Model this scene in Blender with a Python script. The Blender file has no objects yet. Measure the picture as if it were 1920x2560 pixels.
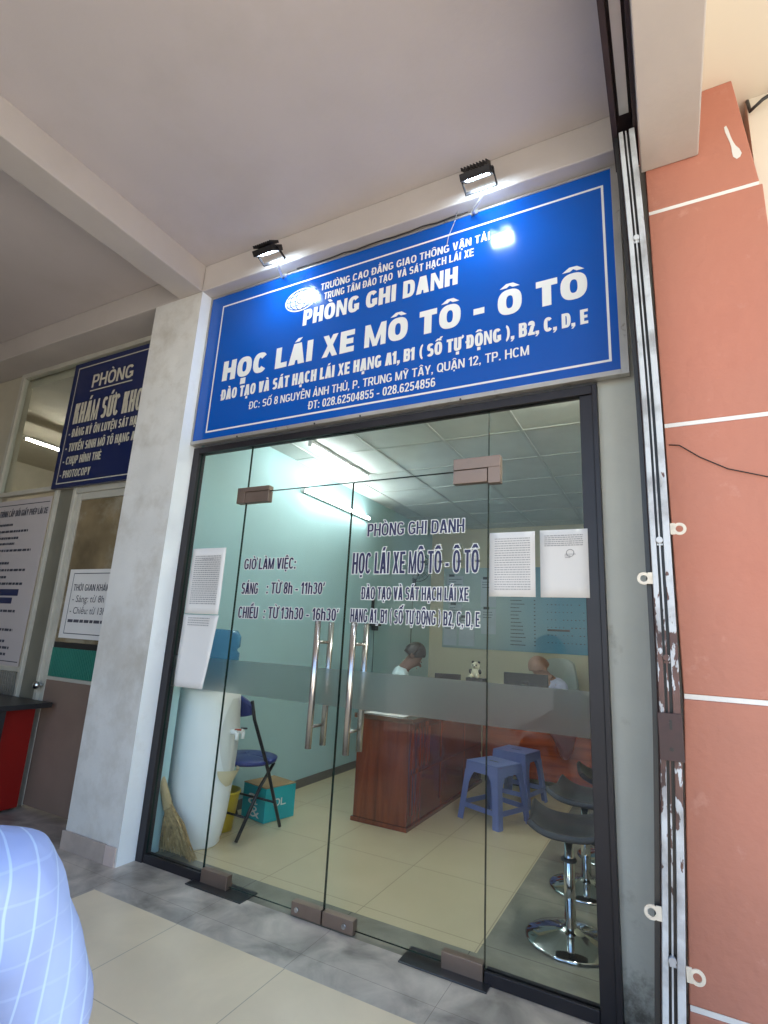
import bpy, math, random, unicodedata
from mathutils import Vector, Matrix, noise
random.seed(7)
sc = bpy.context.scene
col = sc.collection
R = math.radians

# ------------------------------------------------------------------ camera
def rot_cam(pit, yaw, rol):
    rz = Matrix.Rotation(yaw, 3, 'Z'); rx = Matrix.Rotation(pit, 3, 'X'); ry = Matrix.Rotation(rol, 3, 'Y')
    return rz @ rx @ ry
Mc = rot_cam(.2341, .4932, -.0551)
cam_d = bpy.data.cameras.new('camera')
cam_d.sensor_fit = 'HORIZONTAL'; cam_d.sensor_width = 36; cam_d.lens = 36 * 1332.5 / 1920
cam_d.clip_start = .02; cam_d.clip_end = 500
cam = bpy.data.objects.new('camera', cam_d); col.objects.link(cam)
right, fwd, up = Mc.col[0], Mc.col[1], Mc.col[2]
m3 = Matrix((right, up, -fwd)).transposed()
cam.matrix_world = Matrix.Translation((2.2906, -2.4449, 1.3091)) @ m3.to_4x4()
sc.camera = cam

# ------------------------------------------------------------------ light
SUN_EL = R(58)
w = bpy.data.worlds.new('World'); sc.world = w; w.use_nodes = True
nt = w.node_tree
bg = nt.nodes['Background']
sky = nt.nodes.new('ShaderNodeTexSky'); sky.sky_type = 'NISHITA'; sky.sun_disc = False
sky.sun_elevation = SUN_EL; sky.sun_rotation = R(45)
nt.links.new(sky.outputs[0], bg.inputs[0]); bg.inputs[1].default_value = .12
sun_d = bpy.data.lights.new('sun', 'SUN'); sun_d.energy = 3.0; sun_d.angle = R(.5); sun_d.color = (1, .95, .87)
sun = bpy.data.objects.new('sun', sun_d); col.objects.link(sun)
az = R(45)
sdir = Vector((math.sin(az) * math.cos(SUN_EL), math.cos(az) * math.cos(SUN_EL), math.sin(SUN_EL)))
sun.rotation_euler = sdir.to_track_quat('Z', 'Y').to_euler()
sun.location = (6, -6, 12)
sc.view_settings.view_transform = 'Standard'; sc.view_settings.look = 'None'
sc.view_settings.exposure = 2.2; sc.view_settings.gamma = 1
sc.cycles.max_bounces = 10; sc.cycles.diffuse_bounces = 6; sc.cycles.transparent_max_bounces = 24
sc.cycles.transmission_bounces = 8; sc.cycles.glossy_bounces = 4
sc.cycles.use_denoising = True; sc.cycles.sample_clamp_indirect = 6
sc.cycles.caustics_refractive = False; sc.cycles.caustics_reflective = False

# ------------------------------------------------------------------ materials
def srgb(r, g, b):
    f = lambda c: (c / 255 / 12.92) if c / 255 <= .04045 else ((c / 255 + .055) / 1.055) ** 2.4
    return (f(r), f(g), f(b))
def newmat(name):
    m = bpy.data.materials.new(name); m.use_nodes = True
    return m, m.node_tree, m.node_tree.nodes['Principled BSDF']
def N(t, typ, **kw):
    n = t.nodes.new(typ)
    for k, v in kw.items(): setattr(n, k, v)
    return n
def mat(name, c, rough=.5, metal=0, var=.06, scale=6, bump=0, bscale=40, stain=None, sscale=3, samt=.5, slo=.55, shi=.7, spec=None, coat=0):
    m, t, b = newmat(name)
    tc = N(t, 'ShaderNodeTexCoord')
    no = N(t, 'ShaderNodeTexNoise'); no.inputs['Scale'].default_value = scale; no.inputs['Detail'].default_value = 5
    t.links.new(tc.outputs['Object'], no.inputs['Vector'])
    mr = N(t, 'ShaderNodeMapRange'); mr.inputs[1].default_value = .3; mr.inputs[2].default_value = .7
    mr.inputs[3].default_value = 1 - var; mr.inputs[4].default_value = 1 + var
    t.links.new(no.outputs[0], mr.inputs[0])
    mx = N(t, 'ShaderNodeMix', data_type='RGBA', blend_type='MULTIPLY'); mx.inputs[0].default_value = 1
    mx.inputs[6].default_value = (*c, 1); t.links.new(mr.outputs[0], mx.inputs[7])
    out = mx.outputs[2]
    if stain:
        n2 = N(t, 'ShaderNodeTexNoise'); n2.inputs['Scale'].default_value = sscale; n2.inputs['Detail'].default_value = 9; n2.inputs['Roughness'].default_value = .65
        t.links.new(tc.outputs['Object'], n2.inputs['Vector'])
        r2 = N(t, 'ShaderNodeMapRange'); r2.inputs[1].default_value = slo; r2.inputs[2].default_value = shi; r2.inputs[4].default_value = samt
        t.links.new(n2.outputs[0], r2.inputs[0])
        m2 = N(t, 'ShaderNodeMix', data_type='RGBA'); m2.inputs[7].default_value = (*stain, 1)
        t.links.new(r2.outputs[0], m2.inputs[0]); t.links.new(out, m2.inputs[6]); out = m2.outputs[2]
    t.links.new(out, b.inputs['Base Color'])
    b.inputs['Metallic'].default_value = metal
    rr = N(t, 'ShaderNodeMapRange'); rr.inputs[1].default_value = .3; rr.inputs[2].default_value = .7
    rr.inputs[3].default_value = max(rough - .06, .02); rr.inputs[4].default_value = min(rough + .06, 1)
    b.inputs['Roughness'].default_value = rough
    if rough > .42: t.links.new(no.outputs[0], rr.inputs[0]); t.links.new(rr.outputs[0], b.inputs['Roughness'])
    if spec is not None: b.inputs['Specular IOR Level'].default_value = spec
    if coat: b.inputs['Coat Weight'].default_value = coat; b.inputs['Coat Roughness'].default_value = .1
    if bump:
        n3 = N(t, 'ShaderNodeTexNoise'); n3.inputs['Scale'].default_value = bscale; n3.inputs['Detail'].default_value = 6
        t.links.new(tc.outputs['Object'], n3.inputs['Vector'])
        bp = N(t, 'ShaderNodeBump'); bp.inputs['Strength'].default_value = bump; bp.inputs['Distance'].default_value = .01
        t.links.new(n3.outputs[0], bp.inputs['Height']); t.links.new(bp.outputs[0], b.inputs['Normal'])
    return m
def emis(name, c, s):
    m, t, b = newmat(name)
    b.inputs['Base Color'].default_value = (.8, .8, .8, 1)
    b.inputs['Emission Color'].default_value = (*c, 1); b.inputs['Emission Strength'].default_value = s
    return m
def tile_mat(name, c1, c2, mortar, ox, oy, size, rough, cloud=.08, cscale=2.5, msize=.0022):
    m, t, b = newmat(name)
    tc = N(t, 'ShaderNodeTexCoord'); mp = N(t, 'ShaderNodeMapping'); mp.inputs['Location'].default_value = (-ox, -oy, 0)
    t.links.new(tc.outputs['Object'], mp.inputs['Vector'])
    br = N(t, 'ShaderNodeTexBrick'); br.offset = 0; br.inputs['Scale'].default_value = 1
    br.inputs['Brick Width'].default_value = size; br.inputs['Row Height'].default_value = size
    br.inputs['Mortar Size'].default_value = msize; br.inputs['Mortar Smooth'].default_value = .2
    br.inputs['Color1'].default_value = (*c1, 1); br.inputs['Color2'].default_value = (*c2, 1); br.inputs['Mortar'].default_value = (*mortar, 1)
    t.links.new(mp.outputs[0], br.inputs['Vector'])
    no = N(t, 'ShaderNodeTexNoise'); no.inputs['Scale'].default_value = cscale; no.inputs['Detail'].default_value = 8; no.inputs['Roughness'].default_value = .55; no.inputs['Distortion'].default_value = .5
    t.links.new(tc.outputs['Object'], no.inputs['Vector'])
    mr = N(t, 'ShaderNodeMapRange'); mr.inputs[1].default_value = .15; mr.inputs[2].default_value = .85; mr.inputs[3].default_value = 1 - 1.7 * cloud; mr.inputs[4].default_value = 1 + 1.7 * cloud
    t.links.new(no.outputs[0], mr.inputs[0])
    mx = N(t, 'ShaderNodeMix', data_type='RGBA', blend_type='MULTIPLY'); mx.inputs[0].default_value = 1
    t.links.new(br.outputs[0], mx.inputs[6]); t.links.new(mr.outputs[0], mx.inputs[7]); t.links.new(mx.outputs[2], b.inputs['Base Color'])
    r2 = N(t, 'ShaderNodeMapRange'); r2.inputs[1].default_value = .15; r2.inputs[2].default_value = .85; r2.inputs[3].default_value = rough; r2.inputs[4].default_value = rough + .2
    b.inputs['Roughness'].default_value = rough + .10
    bp = N(t, 'ShaderNodeBump'); bp.inputs['Strength'].default_value = .15; bp.inputs['Distance'].default_value = .002; bp.invert = True
    t.links.new(br.outputs['Fac'], bp.inputs['Height']); t.links.new(bp.outputs[0], b.inputs['Normal'])
    return m
def glass_mat(name, tint, refl=1.0):
    m, t, b = newmat(name); t.nodes.remove(b)
    o = t.nodes['Material Output']
    tr = N(t, 'ShaderNodeBsdfTransparent'); tr.inputs[0].default_value = (*tint, 1)
    gl = N(t, 'ShaderNodeBsdfGlossy'); gl.inputs['Roughness'].default_value = .0
    lw = N(t, 'ShaderNodeLayerWeight'); lw.inputs[0].default_value = .5
    p = N(t, 'ShaderNodeMath', operation='POWER'); p.inputs[1].default_value = 5; t.links.new(lw.outputs['Facing'], p.inputs[0])
    a = N(t, 'ShaderNodeMath', operation='MULTIPLY_ADD'); a.inputs[1].default_value = .9 * refl; a.inputs[2].default_value = .038 * refl
    t.links.new(p.outputs[0], a.inputs[0])
    mx = N(t, 'ShaderNodeMixShader'); t.links.new(a.outputs[0], mx.inputs[0]); t.links.new(tr.outputs[0], mx.inputs[1]); t.links.new(gl.outputs[0], mx.inputs[2])
    if refl > .3:
        tc = N(t, 'ShaderNodeTexCoord'); mp = N(t, 'ShaderNodeMapping'); mp.inputs['Scale'].default_value = (1.6, 1, .7); t.links.new(tc.outputs['Object'], mp.inputs[0])
        no = N(t, 'ShaderNodeTexNoise'); no.inputs['Scale'].default_value = 3.2; no.inputs['Detail'].default_value = 8; no.inputs['Roughness'].default_value = .65; t.links.new(mp.outputs[0], no.inputs['Vector'])
        mr = N(t, 'ShaderNodeMapRange'); mr.inputs[1].default_value = .45; mr.inputs[2].default_value = .75; mr.inputs[3].default_value = .002; mr.inputs[4].default_value = .014; t.links.new(no.outputs[0], mr.inputs[0])
        df = N(t, 'ShaderNodeBsdfDiffuse'); df.inputs[0].default_value = (.7, .7, .68, 1)
        m2 = N(t, 'ShaderNodeMixShader'); t.links.new(mr.outputs[0], m2.inputs[0]); t.links.new(mx.outputs[0], m2.inputs[1]); t.links.new(df.outputs[0], m2.inputs[2]); mx = m2
    t.links.new(mx.outputs[0], o.inputs[0])
    return m
def wood_mat(name, c1, c2, rough=.25, scale=1.0, along='Z', coat=.4):
    m, t, b = newmat(name)
    tc = N(t, 'ShaderNodeTexCoord'); mp = N(t, 'ShaderNodeMapping')
    s = [14 * scale] * 3; s['XYZ'.index(along)] = 1.3 * scale; mp.inputs['Scale'].default_value = s
    t.links.new(tc.outputs['Object'], mp.inputs['Vector'])
    no = N(t, 'ShaderNodeTexNoise'); no.inputs['Scale'].default_value = 1; no.inputs['Detail'].default_value = 8; no.inputs['Distortion'].default_value = 1.2
    t.links.new(mp.outputs[0], no.inputs['Vector'])
    cr = N(t, 'ShaderNodeValToRGB'); cr.color_ramp.elements[0].color = (*c1, 1); cr.color_ramp.elements[1].color = (*c2, 1)
    cr.color_ramp.elements[0].position = .32; cr.color_ramp.elements[1].position = .7
    t.links.new(no.outputs[0], cr.inputs[0]); t.links.new(cr.outputs[0], b.inputs['Base Color'])
    b.inputs['Roughness'].default_value = rough; b.inputs['Coat Weight'].default_value = coat
    return m

M = {}
M['ceil'] = mat('ceiling_paint', (.51, .465, .46), .85, var=.07, scale=1.0, bump=.08, stain=(.40, .36, .33), sscale=1.3, samt=.4, slo=.5, shi=.75)
M['beam'] = mat('beam_paint', (.48, .44, .415), .8, var=.06, scale=2, bump=.08, stain=(.42, .37, .33), sscale=2.4, samt=.4, slo=.55, shi=.75)
M['cream'] = mat('cream_paint', (.72, .67, .57), .85, var=.03, scale=1)
M['column'] = mat('white_wall_paint', (.66, .65, .625), .7, var=.07, scale=4, bump=.12, bscale=60, stain=(.33, .28, .21), sscale=3.2, samt=.6, slo=.5, shi=.8)
M['strip'] = mat('grey_wall_paint', (.50, .51, .46), .8, var=.05, scale=5, bump=.1, stain=(.13, .1, .07), sscale=4, samt=.5, slo=.62, shi=.75)
M['red'] = mat('salmon_red_paint', (.50, .205, .14), .7, var=.09, scale=2.2, bump=.25, bscale=35, stain=(.62, .33, .26), sscale=7, samt=.55, slo=.60, shi=.72)
M['mint'] = mat('mint_paint', (.41, .61, .635), .6, var=.03, scale=1.5)
M['beige'] = mat('beige_paint', (.55, .50, .36), .7, var=.04, scale=1.5)
M['white'] = mat('white_paint', (.78, .78, .76), .5, var=.03)
M['whiteplastic'] = mat('white_plastic', (.80, .82, .82), .3, var=.02)
M['tubefix'] = mat('lamp_fitting', (.8, .8, .8), .4)
M['tile'] = tile_mat('beige_floor_tile', (.74, .615, .44), (.72, .60, .43), (.43, .36, .26), .226, -.885 + .61, .61, .2, cloud=.1, cscale=2.2)
M['stone'] = tile_mat('grey_stone_tile', (.42, .37, .32), (.40, .355, .31), (.24, .2, .17), .22, -.25, .61, .2, cloud=.52, cscale=4.6, msize=.0015)
M['intile'] = tile_mat('indoor_beige_tile', (.62, .52, .34), (.61, .51, .335), (.38, .32, .22), .24, .26, .605, .12, cloud=.06, cscale=1.6)
M['instone'] = tile_mat('indoor_grey_tile', (.27, .255, .20), (.26, .245, .195), (.13, .12, .1), .22, .26, .605, .12, cloud=.35, cscale=3)
M['skirt'] = mat('pinkish_stone_skirting', (.40, .33, .29), .35, var=.15, scale=9)
M['blue'] = mat('blue_sign_film', (.0005, .078, .40), .15, var=.02, spec=.5)
M['navy'] = mat('navy_sign_film', (.006, .016, .085), .3, var=.02)
M['letter'] = mat('white_vinyl', (.72, .72, .70), .4, var=.01)
M['letterold'] = mat('aged_white_vinyl', (.55, .52, .42), .5, var=.1, scale=30)
M['glassnavy'] = mat('navy_vinyl', (.012, .01, .06), .4, var=.02)
M['frame'] = mat('dark_bronze_aluminium', (.024, .021, .025), .4, metal=.3, var=.1)
M['alu'] = mat('aluminium', (.55, .55, .53), .35, metal=.8, var=.06)
M['silverpaint'] = mat('silver_painted_aluminium', (.56, .54, .47), .45, metal=.2, var=.08)
M['signframe'] = mat('sign_edge_aluminium', (.42, .40, .37), .4, metal=.6, var=.1, stain=(.16, .13, .1), sscale=14, samt=.8, slo=.6, shi=.68)
M['steel'] = mat('brushed_stainless', (.62, .58, .55), .22, metal=1, var=.04, scale=30)
M['patch'] = mat('satin_steel_patch', (.30, .22, .18), .5, metal=.9, var=.08, scale=14)
M['chrome'] = mat('chrome', (.62, .65, .68), .07, metal=1, var=.01)
M['edge'] = mat('dark_glass_edge', (.012, .03, .026), .2, var=.05)
M['glass'] = glass_mat('clear_glass', (.955, .98, .975), .31)
M['paper'] = mat('white_paper', (.74, .72, .70), .85, var=.02, bump=.1, bscale=12)
M['ink'] = mat('grey_print', (.36, .35, .36), .9, var=.1)
M['inkdark'] = mat('dark_print', (.07, .07, .09), .9, var=.1)
M['board'] = mat('poster_film', (.52, .47, .47), .45, var=.02)
M['green'] = mat('green_ribbed_sheet', (.03, .20, .15), .5, var=.06)
M['browndoor'] = mat('brown_door_panel', (.23, .16, .125), .5, var=.1, scale=5)
M['redcab'] = mat('red_cabinet_paint', (.26, .007, .005), .35, var=.04)
M['dark'] = mat('dark_grey_plastic', (.02, .02, .022), .4, var=.1)
M['black'] = mat('black_plastic', (.008, .008, .009), .35, var=.1)
M['lampbody'] = mat('black_cast_aluminium', (.012, .011, .013), .45, metal=.4, var=.1)
M['lampled'] = emis('led_panel', (.66, .84, 1.0), 34)
M['tube'] = emis('lit_tube', (.95, 1.0, .98), 14)
M['tubebig'] = emis('lit_tube_added', (.98, 1.0, .93), 60)
M['tubewarm'] = emis('lit_tube_far', (1.0, .95, .85), 26)
M['deskwood'] = wood_mat('red_brown_varnished_wood', (.10, .016, .004), (.23, .042, .012), .22)
M['deskwood2'] = wood_mat('red_varnished_wood', (.20, .028, .005), (.40, .07, .014), .25, along='X')
M['desktop'] = wood_mat('dark_varnished_top', (.05, .02, .012), (.12, .045, .02), .18, along='Y')
M['stoolblue'] = mat('slate_blue_plastic', (.13, .165, .38), .4, var=.04)
M['seatblue'] = mat('navy_vinyl_pad', (.012, .025, .16), .35, var=.06)
M['tubeblack'] = mat('black_tube', (.02, .02, .022), .3, metal=.4)
M['seatgrey'] = mat('grey_leatherette', (.035, .03, .033), .4, var=.08)
M['yellow'] = mat('yellow_plastic', (.62, .47, .03), .4, var=.05)
M['turq'] = mat('turquoise_carton', (.01, .36, .40), .6, var=.05)
M['carton'] = mat('carton_board', (.30, .20, .10), .8, var=.08)
M['straw'] = mat('straw', (.40, .28, .13), .8, var=.35, scale=45)
M['strawhandle'] = mat('bamboo', (.52, .40, .22), .6, var=.15, scale=20)
M['bottle'] = None
M['skin'] = mat('skin', (.42, .22, .14), .55, var=.06, scale=12)
M['skindark'] = mat('tanned_skin', (.13, .062, .042), .55, var=.06, scale=12)
M['hair'] = mat('dark_hair', (.010, .008, .007), .5, var=.3, scale=50, bump=.4, bscale=90)
M['hairgrey'] = mat('greying_hair', (.28, .25, .22), .6, var=.3, scale=50, bump=.4, bscale=90)
M['lavender'] = mat('pale_lavender_cloth', (.58, .58, .75), .8, var=.06, bump=.2, bscale=30)
M['whitecloth'] = mat('pale_mint_cloth', (.55, .66, .68), .8, var=.05, bump=.2, bscale=30)
M['trousers'] = mat('dark_trousers', (.03, .03, .04), .8, var=.1)
M['concrete'] = mat('yard_concrete', (.42, .39, .34), .85, var=.15, scale=1.2, bump=.1)
M['foliage'] = mat('dark_foliage', (.03, .07, .02), .7, var=.5, scale=3)
M['bark'] = mat('bark', (.12, .08, .05), .9, var=.2)
M['roomgrey'] = mat('dim_room_paint', (.52, .48, .38), .8, var=.05)
M['posterblue'] = None

def plastic_clear(name, c, rough, trans=.9):
    m, t, b = newmat(name)
    b.inputs['Base Color'].default_value = (*c, 1); b.inputs['Roughness'].default_value = rough
    b.inputs['Transmission Weight'].default_value = trans; b.inputs['IOR'].default_value = 1.2
    return m
M['bottle'] = plastic_clear('blue_translucent_plastic', (.20, .52, .90), .12, .8)
M['bag'] = plastic_clear('thin_pink_plastic_bag', (.60, .33, .36), .3, .8)
def frosted():
    m, t, b = newmat('frosted_film')
    o = t.nodes['Material Output']
    b.inputs['Base Color'].default_value = (.71, .73, .73, 1); b.inputs['Roughness'].default_value = .42; b.inputs['Specular IOR Level'].default_value = .25
    b.inputs['Transmission Weight'].default_value = 1; b.inputs['IOR'].default_value = 1.35
    df = N(t, 'ShaderNodeBsdfDiffuse'); df.inputs[0].default_value = (.42, .44, .44, 1)
    mx = N(t, 'ShaderNodeMixShader'); mx.inputs[0].default_value = .012
    t.links.new(b.outputs[0], mx.inputs[1]); t.links.new(df.outputs[0], mx.inputs[2]); t.links.new(mx.outputs[0], o.inputs[0])
    return m
M['frost'] = frosted()
def plaid():
    m, t, b = newmat('light_blue_plaid_cloth')
    uv = N(t, 'ShaderNodeTexCoord')
    sp = N(t, 'ShaderNodeSeparateXYZ')
    # cloth waviness
    no = N(t, 'ShaderNodeTexNoise'); no.inputs['Scale'].default_value = 5
    t.links.new(uv.outputs['Object'], no.inputs['Vector'])
    ad = N(t, 'ShaderNodeMix', data_type='RGBA', blend_type='LINEAR_LIGHT'); ad.inputs[0].default_value = .025
    t.links.new(uv.outputs['Object'], ad.inputs[6]); t.links.new(no.outputs['Color'], ad.inputs[7])
    t.links.new(ad.outputs[2], sp.inputs[0])
    def lines(sock, period, width, off=0.):
        a = N(t, 'ShaderNodeMath', operation='ADD'); a.inputs[1].default_value = off + 10; t.links.new(sock, a.inputs[0])
        d = N(t, 'ShaderNodeMath', operation='DIVIDE'); d.inputs[1].default_value = period; t.links.new(a.outputs[0], d.inputs[0])
        f = N(t, 'ShaderNodeMath', operation='FRACT'); t.links.new(d.outputs[0], f.inputs[0])
        s = N(t, 'ShaderNodeMath', operation='SUBTRACT'); s.inputs[1].default_value = .5; t.links.new(f.outputs[0], s.inputs[0])
        ab = N(t, 'ShaderNodeMath', operation='ABSOLUTE'); t.links.new(s.outputs[0], ab.inputs[0])
        r = N(t, 'ShaderNodeMapRange', interpolation_type='SMOOTHSTEP'); r.inputs[1].default_value = width; r.inputs[2].default_value = width * .4; r.inputs[3].default_value = 0; r.inputs[4].default_value = 1
        t.links.new(ab.outputs[0], r.inputs[0]); return r.outputs[0]
    lx = lines(sp.outputs[0], .028, .07); lz = lines(sp.outputs[2], .031, .06)
    wide = lines(sp.outputs[0], .124, .3)
    m1 = N(t, 'ShaderNodeMix', data_type='RGBA'); m1.inputs[6].default_value = (*srgb(142, 164, 214), 1); m1.inputs[7].default_value = (*srgb(150, 174, 222), 1)
    t.links.new(wide, m1.inputs[0])
    mz = N(t, 'ShaderNodeMath', operation='MULTIPLY'); mz.inputs[1].default_value = .45; t.links.new(lz, mz.inputs[0])
    m2 = N(t, 'ShaderNodeMix', data_type='RGBA'); m2.inputs[7].default_value = (*srgb(160, 186, 228), 1)
    t.links.new(mz.outputs[0], m2.inputs[0]); t.links.new(m1.outputs[2], m2.inputs[6])
    mx = N(t, 'ShaderNodeMath', operation='MULTIPLY'); mx.inputs[1].default_value = .8; t.links.new(lx, mx.inputs[0])
    m4 = N(t, 'ShaderNodeMix', data_type='RGBA'); m4.inputs[7].default_value = (*srgb(170, 200, 234), 1)
    t.links.new(mx.outputs[0], m4.inputs[0]); t.links.new(m2.outputs[2], m4.inputs[6])
    t.links.new(m4.outputs[2], b.inputs['Base Color']); b.inputs['Roughness'].default_value = .85
    n3 = N(t, 'ShaderNodeTexNoise'); n3.inputs['Scale'].default_value = 9; n3.inputs['Detail'].default_value = 3
    t.links.new(uv.outputs['Object'], n3.inputs['Vector'])
    bp = N(t, 'ShaderNodeBump'); bp.inputs['Strength'].default_value = .5; bp.inputs['Distance'].default_value = .03
    t.links.new(n3.outputs[0], bp.inputs['Height']); t.links.new(bp.outputs[0], b.inputs['Normal'])
    return m
M['plaid'] = plaid()
def add_dirt_tone(m, c, z0, z1, scale, amt, flip=False, lo=.45, hi=.62):
    t = m.node_tree; b = t.nodes['Principled BSDF']; src = b.inputs['Base Color'].links[0].from_socket
    tc = N(t, 'ShaderNodeTexCoord'); sp = N(t, 'ShaderNodeSeparateXYZ'); t.links.new(tc.outputs['Object'], sp.inputs[0])
    mr = N(t, 'ShaderNodeMapRange'); mr.inputs[1].default_value = z0; mr.inputs[2].default_value = z1; mr.inputs[3].default_value = .28; mr.inputs[4].default_value = -.3
    if flip:
        a = N(t, 'ShaderNodeMath', operation='SUBTRACT'); a.inputs[1].default_value = flip; t.links.new(sp.outputs[2], a.inputs[0]); ab = N(t, 'ShaderNodeMath', operation='ABSOLUTE'); t.links.new(a.outputs[0], ab.inputs[0]); t.links.new(ab.outputs[0], mr.inputs[0])
    else: t.links.new(sp.outputs[2], mr.inputs[0])
    no = N(t, 'ShaderNodeTexNoise'); no.inputs['Scale'].default_value = scale; no.inputs['Detail'].default_value = 9; no.inputs['Roughness'].default_value = .68; t.links.new(tc.outputs['Object'], no.inputs['Vector'])
    ad = N(t, 'ShaderNodeMath', operation='ADD'); t.links.new(no.outputs[0], ad.inputs[0]); t.links.new(mr.outputs[0], ad.inputs[1])
    g = N(t, 'ShaderNodeMapRange'); g.inputs[1].default_value = lo; g.inputs[2].default_value = hi + .12; g.inputs[4].default_value = amt; t.links.new(ad.outputs[0], g.inputs[0])
    mx = N(t, 'ShaderNodeMix', data_type='RGBA'); mx.inputs[7].default_value = (*c, 1); t.links.new(g.outputs[0], mx.inputs[0]); t.links.new(src, mx.inputs[6]); t.links.new(mx.outputs[2], b.inputs['Base Color'])
add_dirt_tone(M['strip'], (.05, .04, .03), 0, .35, 14, .85)
add_dirt_tone(M['column'], (.36, .30, .22), 0, .7, 7, .32, 1.15, .52, .7)
add_dirt_tone(M['red'], (.36, .12, .085), 0, 8, 2.2, .35, 3.9, .5, .75)  # red pillar: patchy darker red, stronger toward the top
def peeling():
    """white gate paint flaked off to brown primer, mostly round the lock (z .75 to 1.6)"""
    m, t, b = newmat('flaking_white_gate_paint')
    tc = N(t, 'ShaderNodeTexCoord'); sp = N(t, 'ShaderNodeSeparateXYZ'); t.links.new(tc.outputs['Object'], sp.inputs[0])
    a = N(t, 'ShaderNodeMath', operation='SUBTRACT'); a.inputs[1].default_value = 1.1; t.links.new(sp.outputs[2], a.inputs[0])
    ab = N(t, 'ShaderNodeMath', operation='ABSOLUTE'); t.links.new(a.outputs[0], ab.inputs[0])
    mr = N(t, 'ShaderNodeMapRange'); mr.inputs[1].default_value = 0; mr.inputs[2].default_value = .55; mr.inputs[3].default_value = .26; mr.inputs[4].default_value = -.11
    t.links.new(ab.outputs[0], mr.inputs[0])
    no = N(t, 'ShaderNodeTexNoise'); no.inputs['Scale'].default_value = 34; no.inputs['Detail'].default_value = 8
    mp = N(t, 'ShaderNodeMapping'); mp.inputs['Scale'].default_value = (1.6, 1.6, .5); t.links.new(tc.outputs['Object'], mp.inputs[0]); t.links.new(mp.outputs[0], no.inputs['Vector'])
    s = N(t, 'ShaderNodeMath', operation='ADD'); t.links.new(no.outputs[0], s.inputs[0]); t.links.new(mr.outputs[0], s.inputs[1])
    g = N(t, 'ShaderNodeMapRange'); g.inputs[1].default_value = .57; g.inputs[2].default_value = .59; t.links.new(s.outputs[0], g.inputs[0])
    n2 = N(t, 'ShaderNodeTexNoise'); n2.inputs['Scale'].default_value = 9; n2.inputs['Detail'].default_value = 8; t.links.new(tc.outputs['Object'], n2.inputs['Vector'])
    c1 = N(t, 'ShaderNodeValToRGB'); c1.color_ramp.elements[0].color = (.30, .30, .31, 1); c1.color_ramp.elements[0].position = .34; c1.color_ramp.elements[1].color = (.55, .58, .61, 1); c1.color_ramp.elements[1].position = .55; t.links.new(n2.outputs[0], c1.inputs[0])
    c2 = N(t, 'ShaderNodeValToRGB'); c2.color_ramp.elements[0].color = (.05, .022, .02, 1); c2.color_ramp.elements[0].position = .35; c2.color_ramp.elements[1].color = (.16, .075, .06, 1); c2.color_ramp.elements[1].position = .68; t.links.new(n2.outputs[0], c2.inputs[0])
    mx = N(t, 'ShaderNodeMix', data_type='RGBA'); t.links.new(c1.outputs[0], mx.inputs[6]); t.links.new(c2.outputs[0], mx.inputs[7])
    t.links.new(g.outputs[0], mx.inputs[0]); t.links.new(mx.outputs[2], b.inputs['Base Color']); b.inputs['Roughness'].default_value = .45
    bp = N(t, 'ShaderNodeBump'); bp.inputs['Strength'].default_value = .4; bp.inputs['Distance'].default_value = .002; bp.invert = True
    t.links.new(g.outputs[0], bp.inputs['Height']); t.links.new(bp.outputs[0], b.inputs['Normal'])
    return m
M['peel'] = peeling()
M['gatebrown'] = mat('brown_primer', (.05, .022, .022), .5, var=.2, scale=20, stain=(.5, .48, .45), sscale=16, samt=.8, slo=.66, shi=.68)

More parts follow.
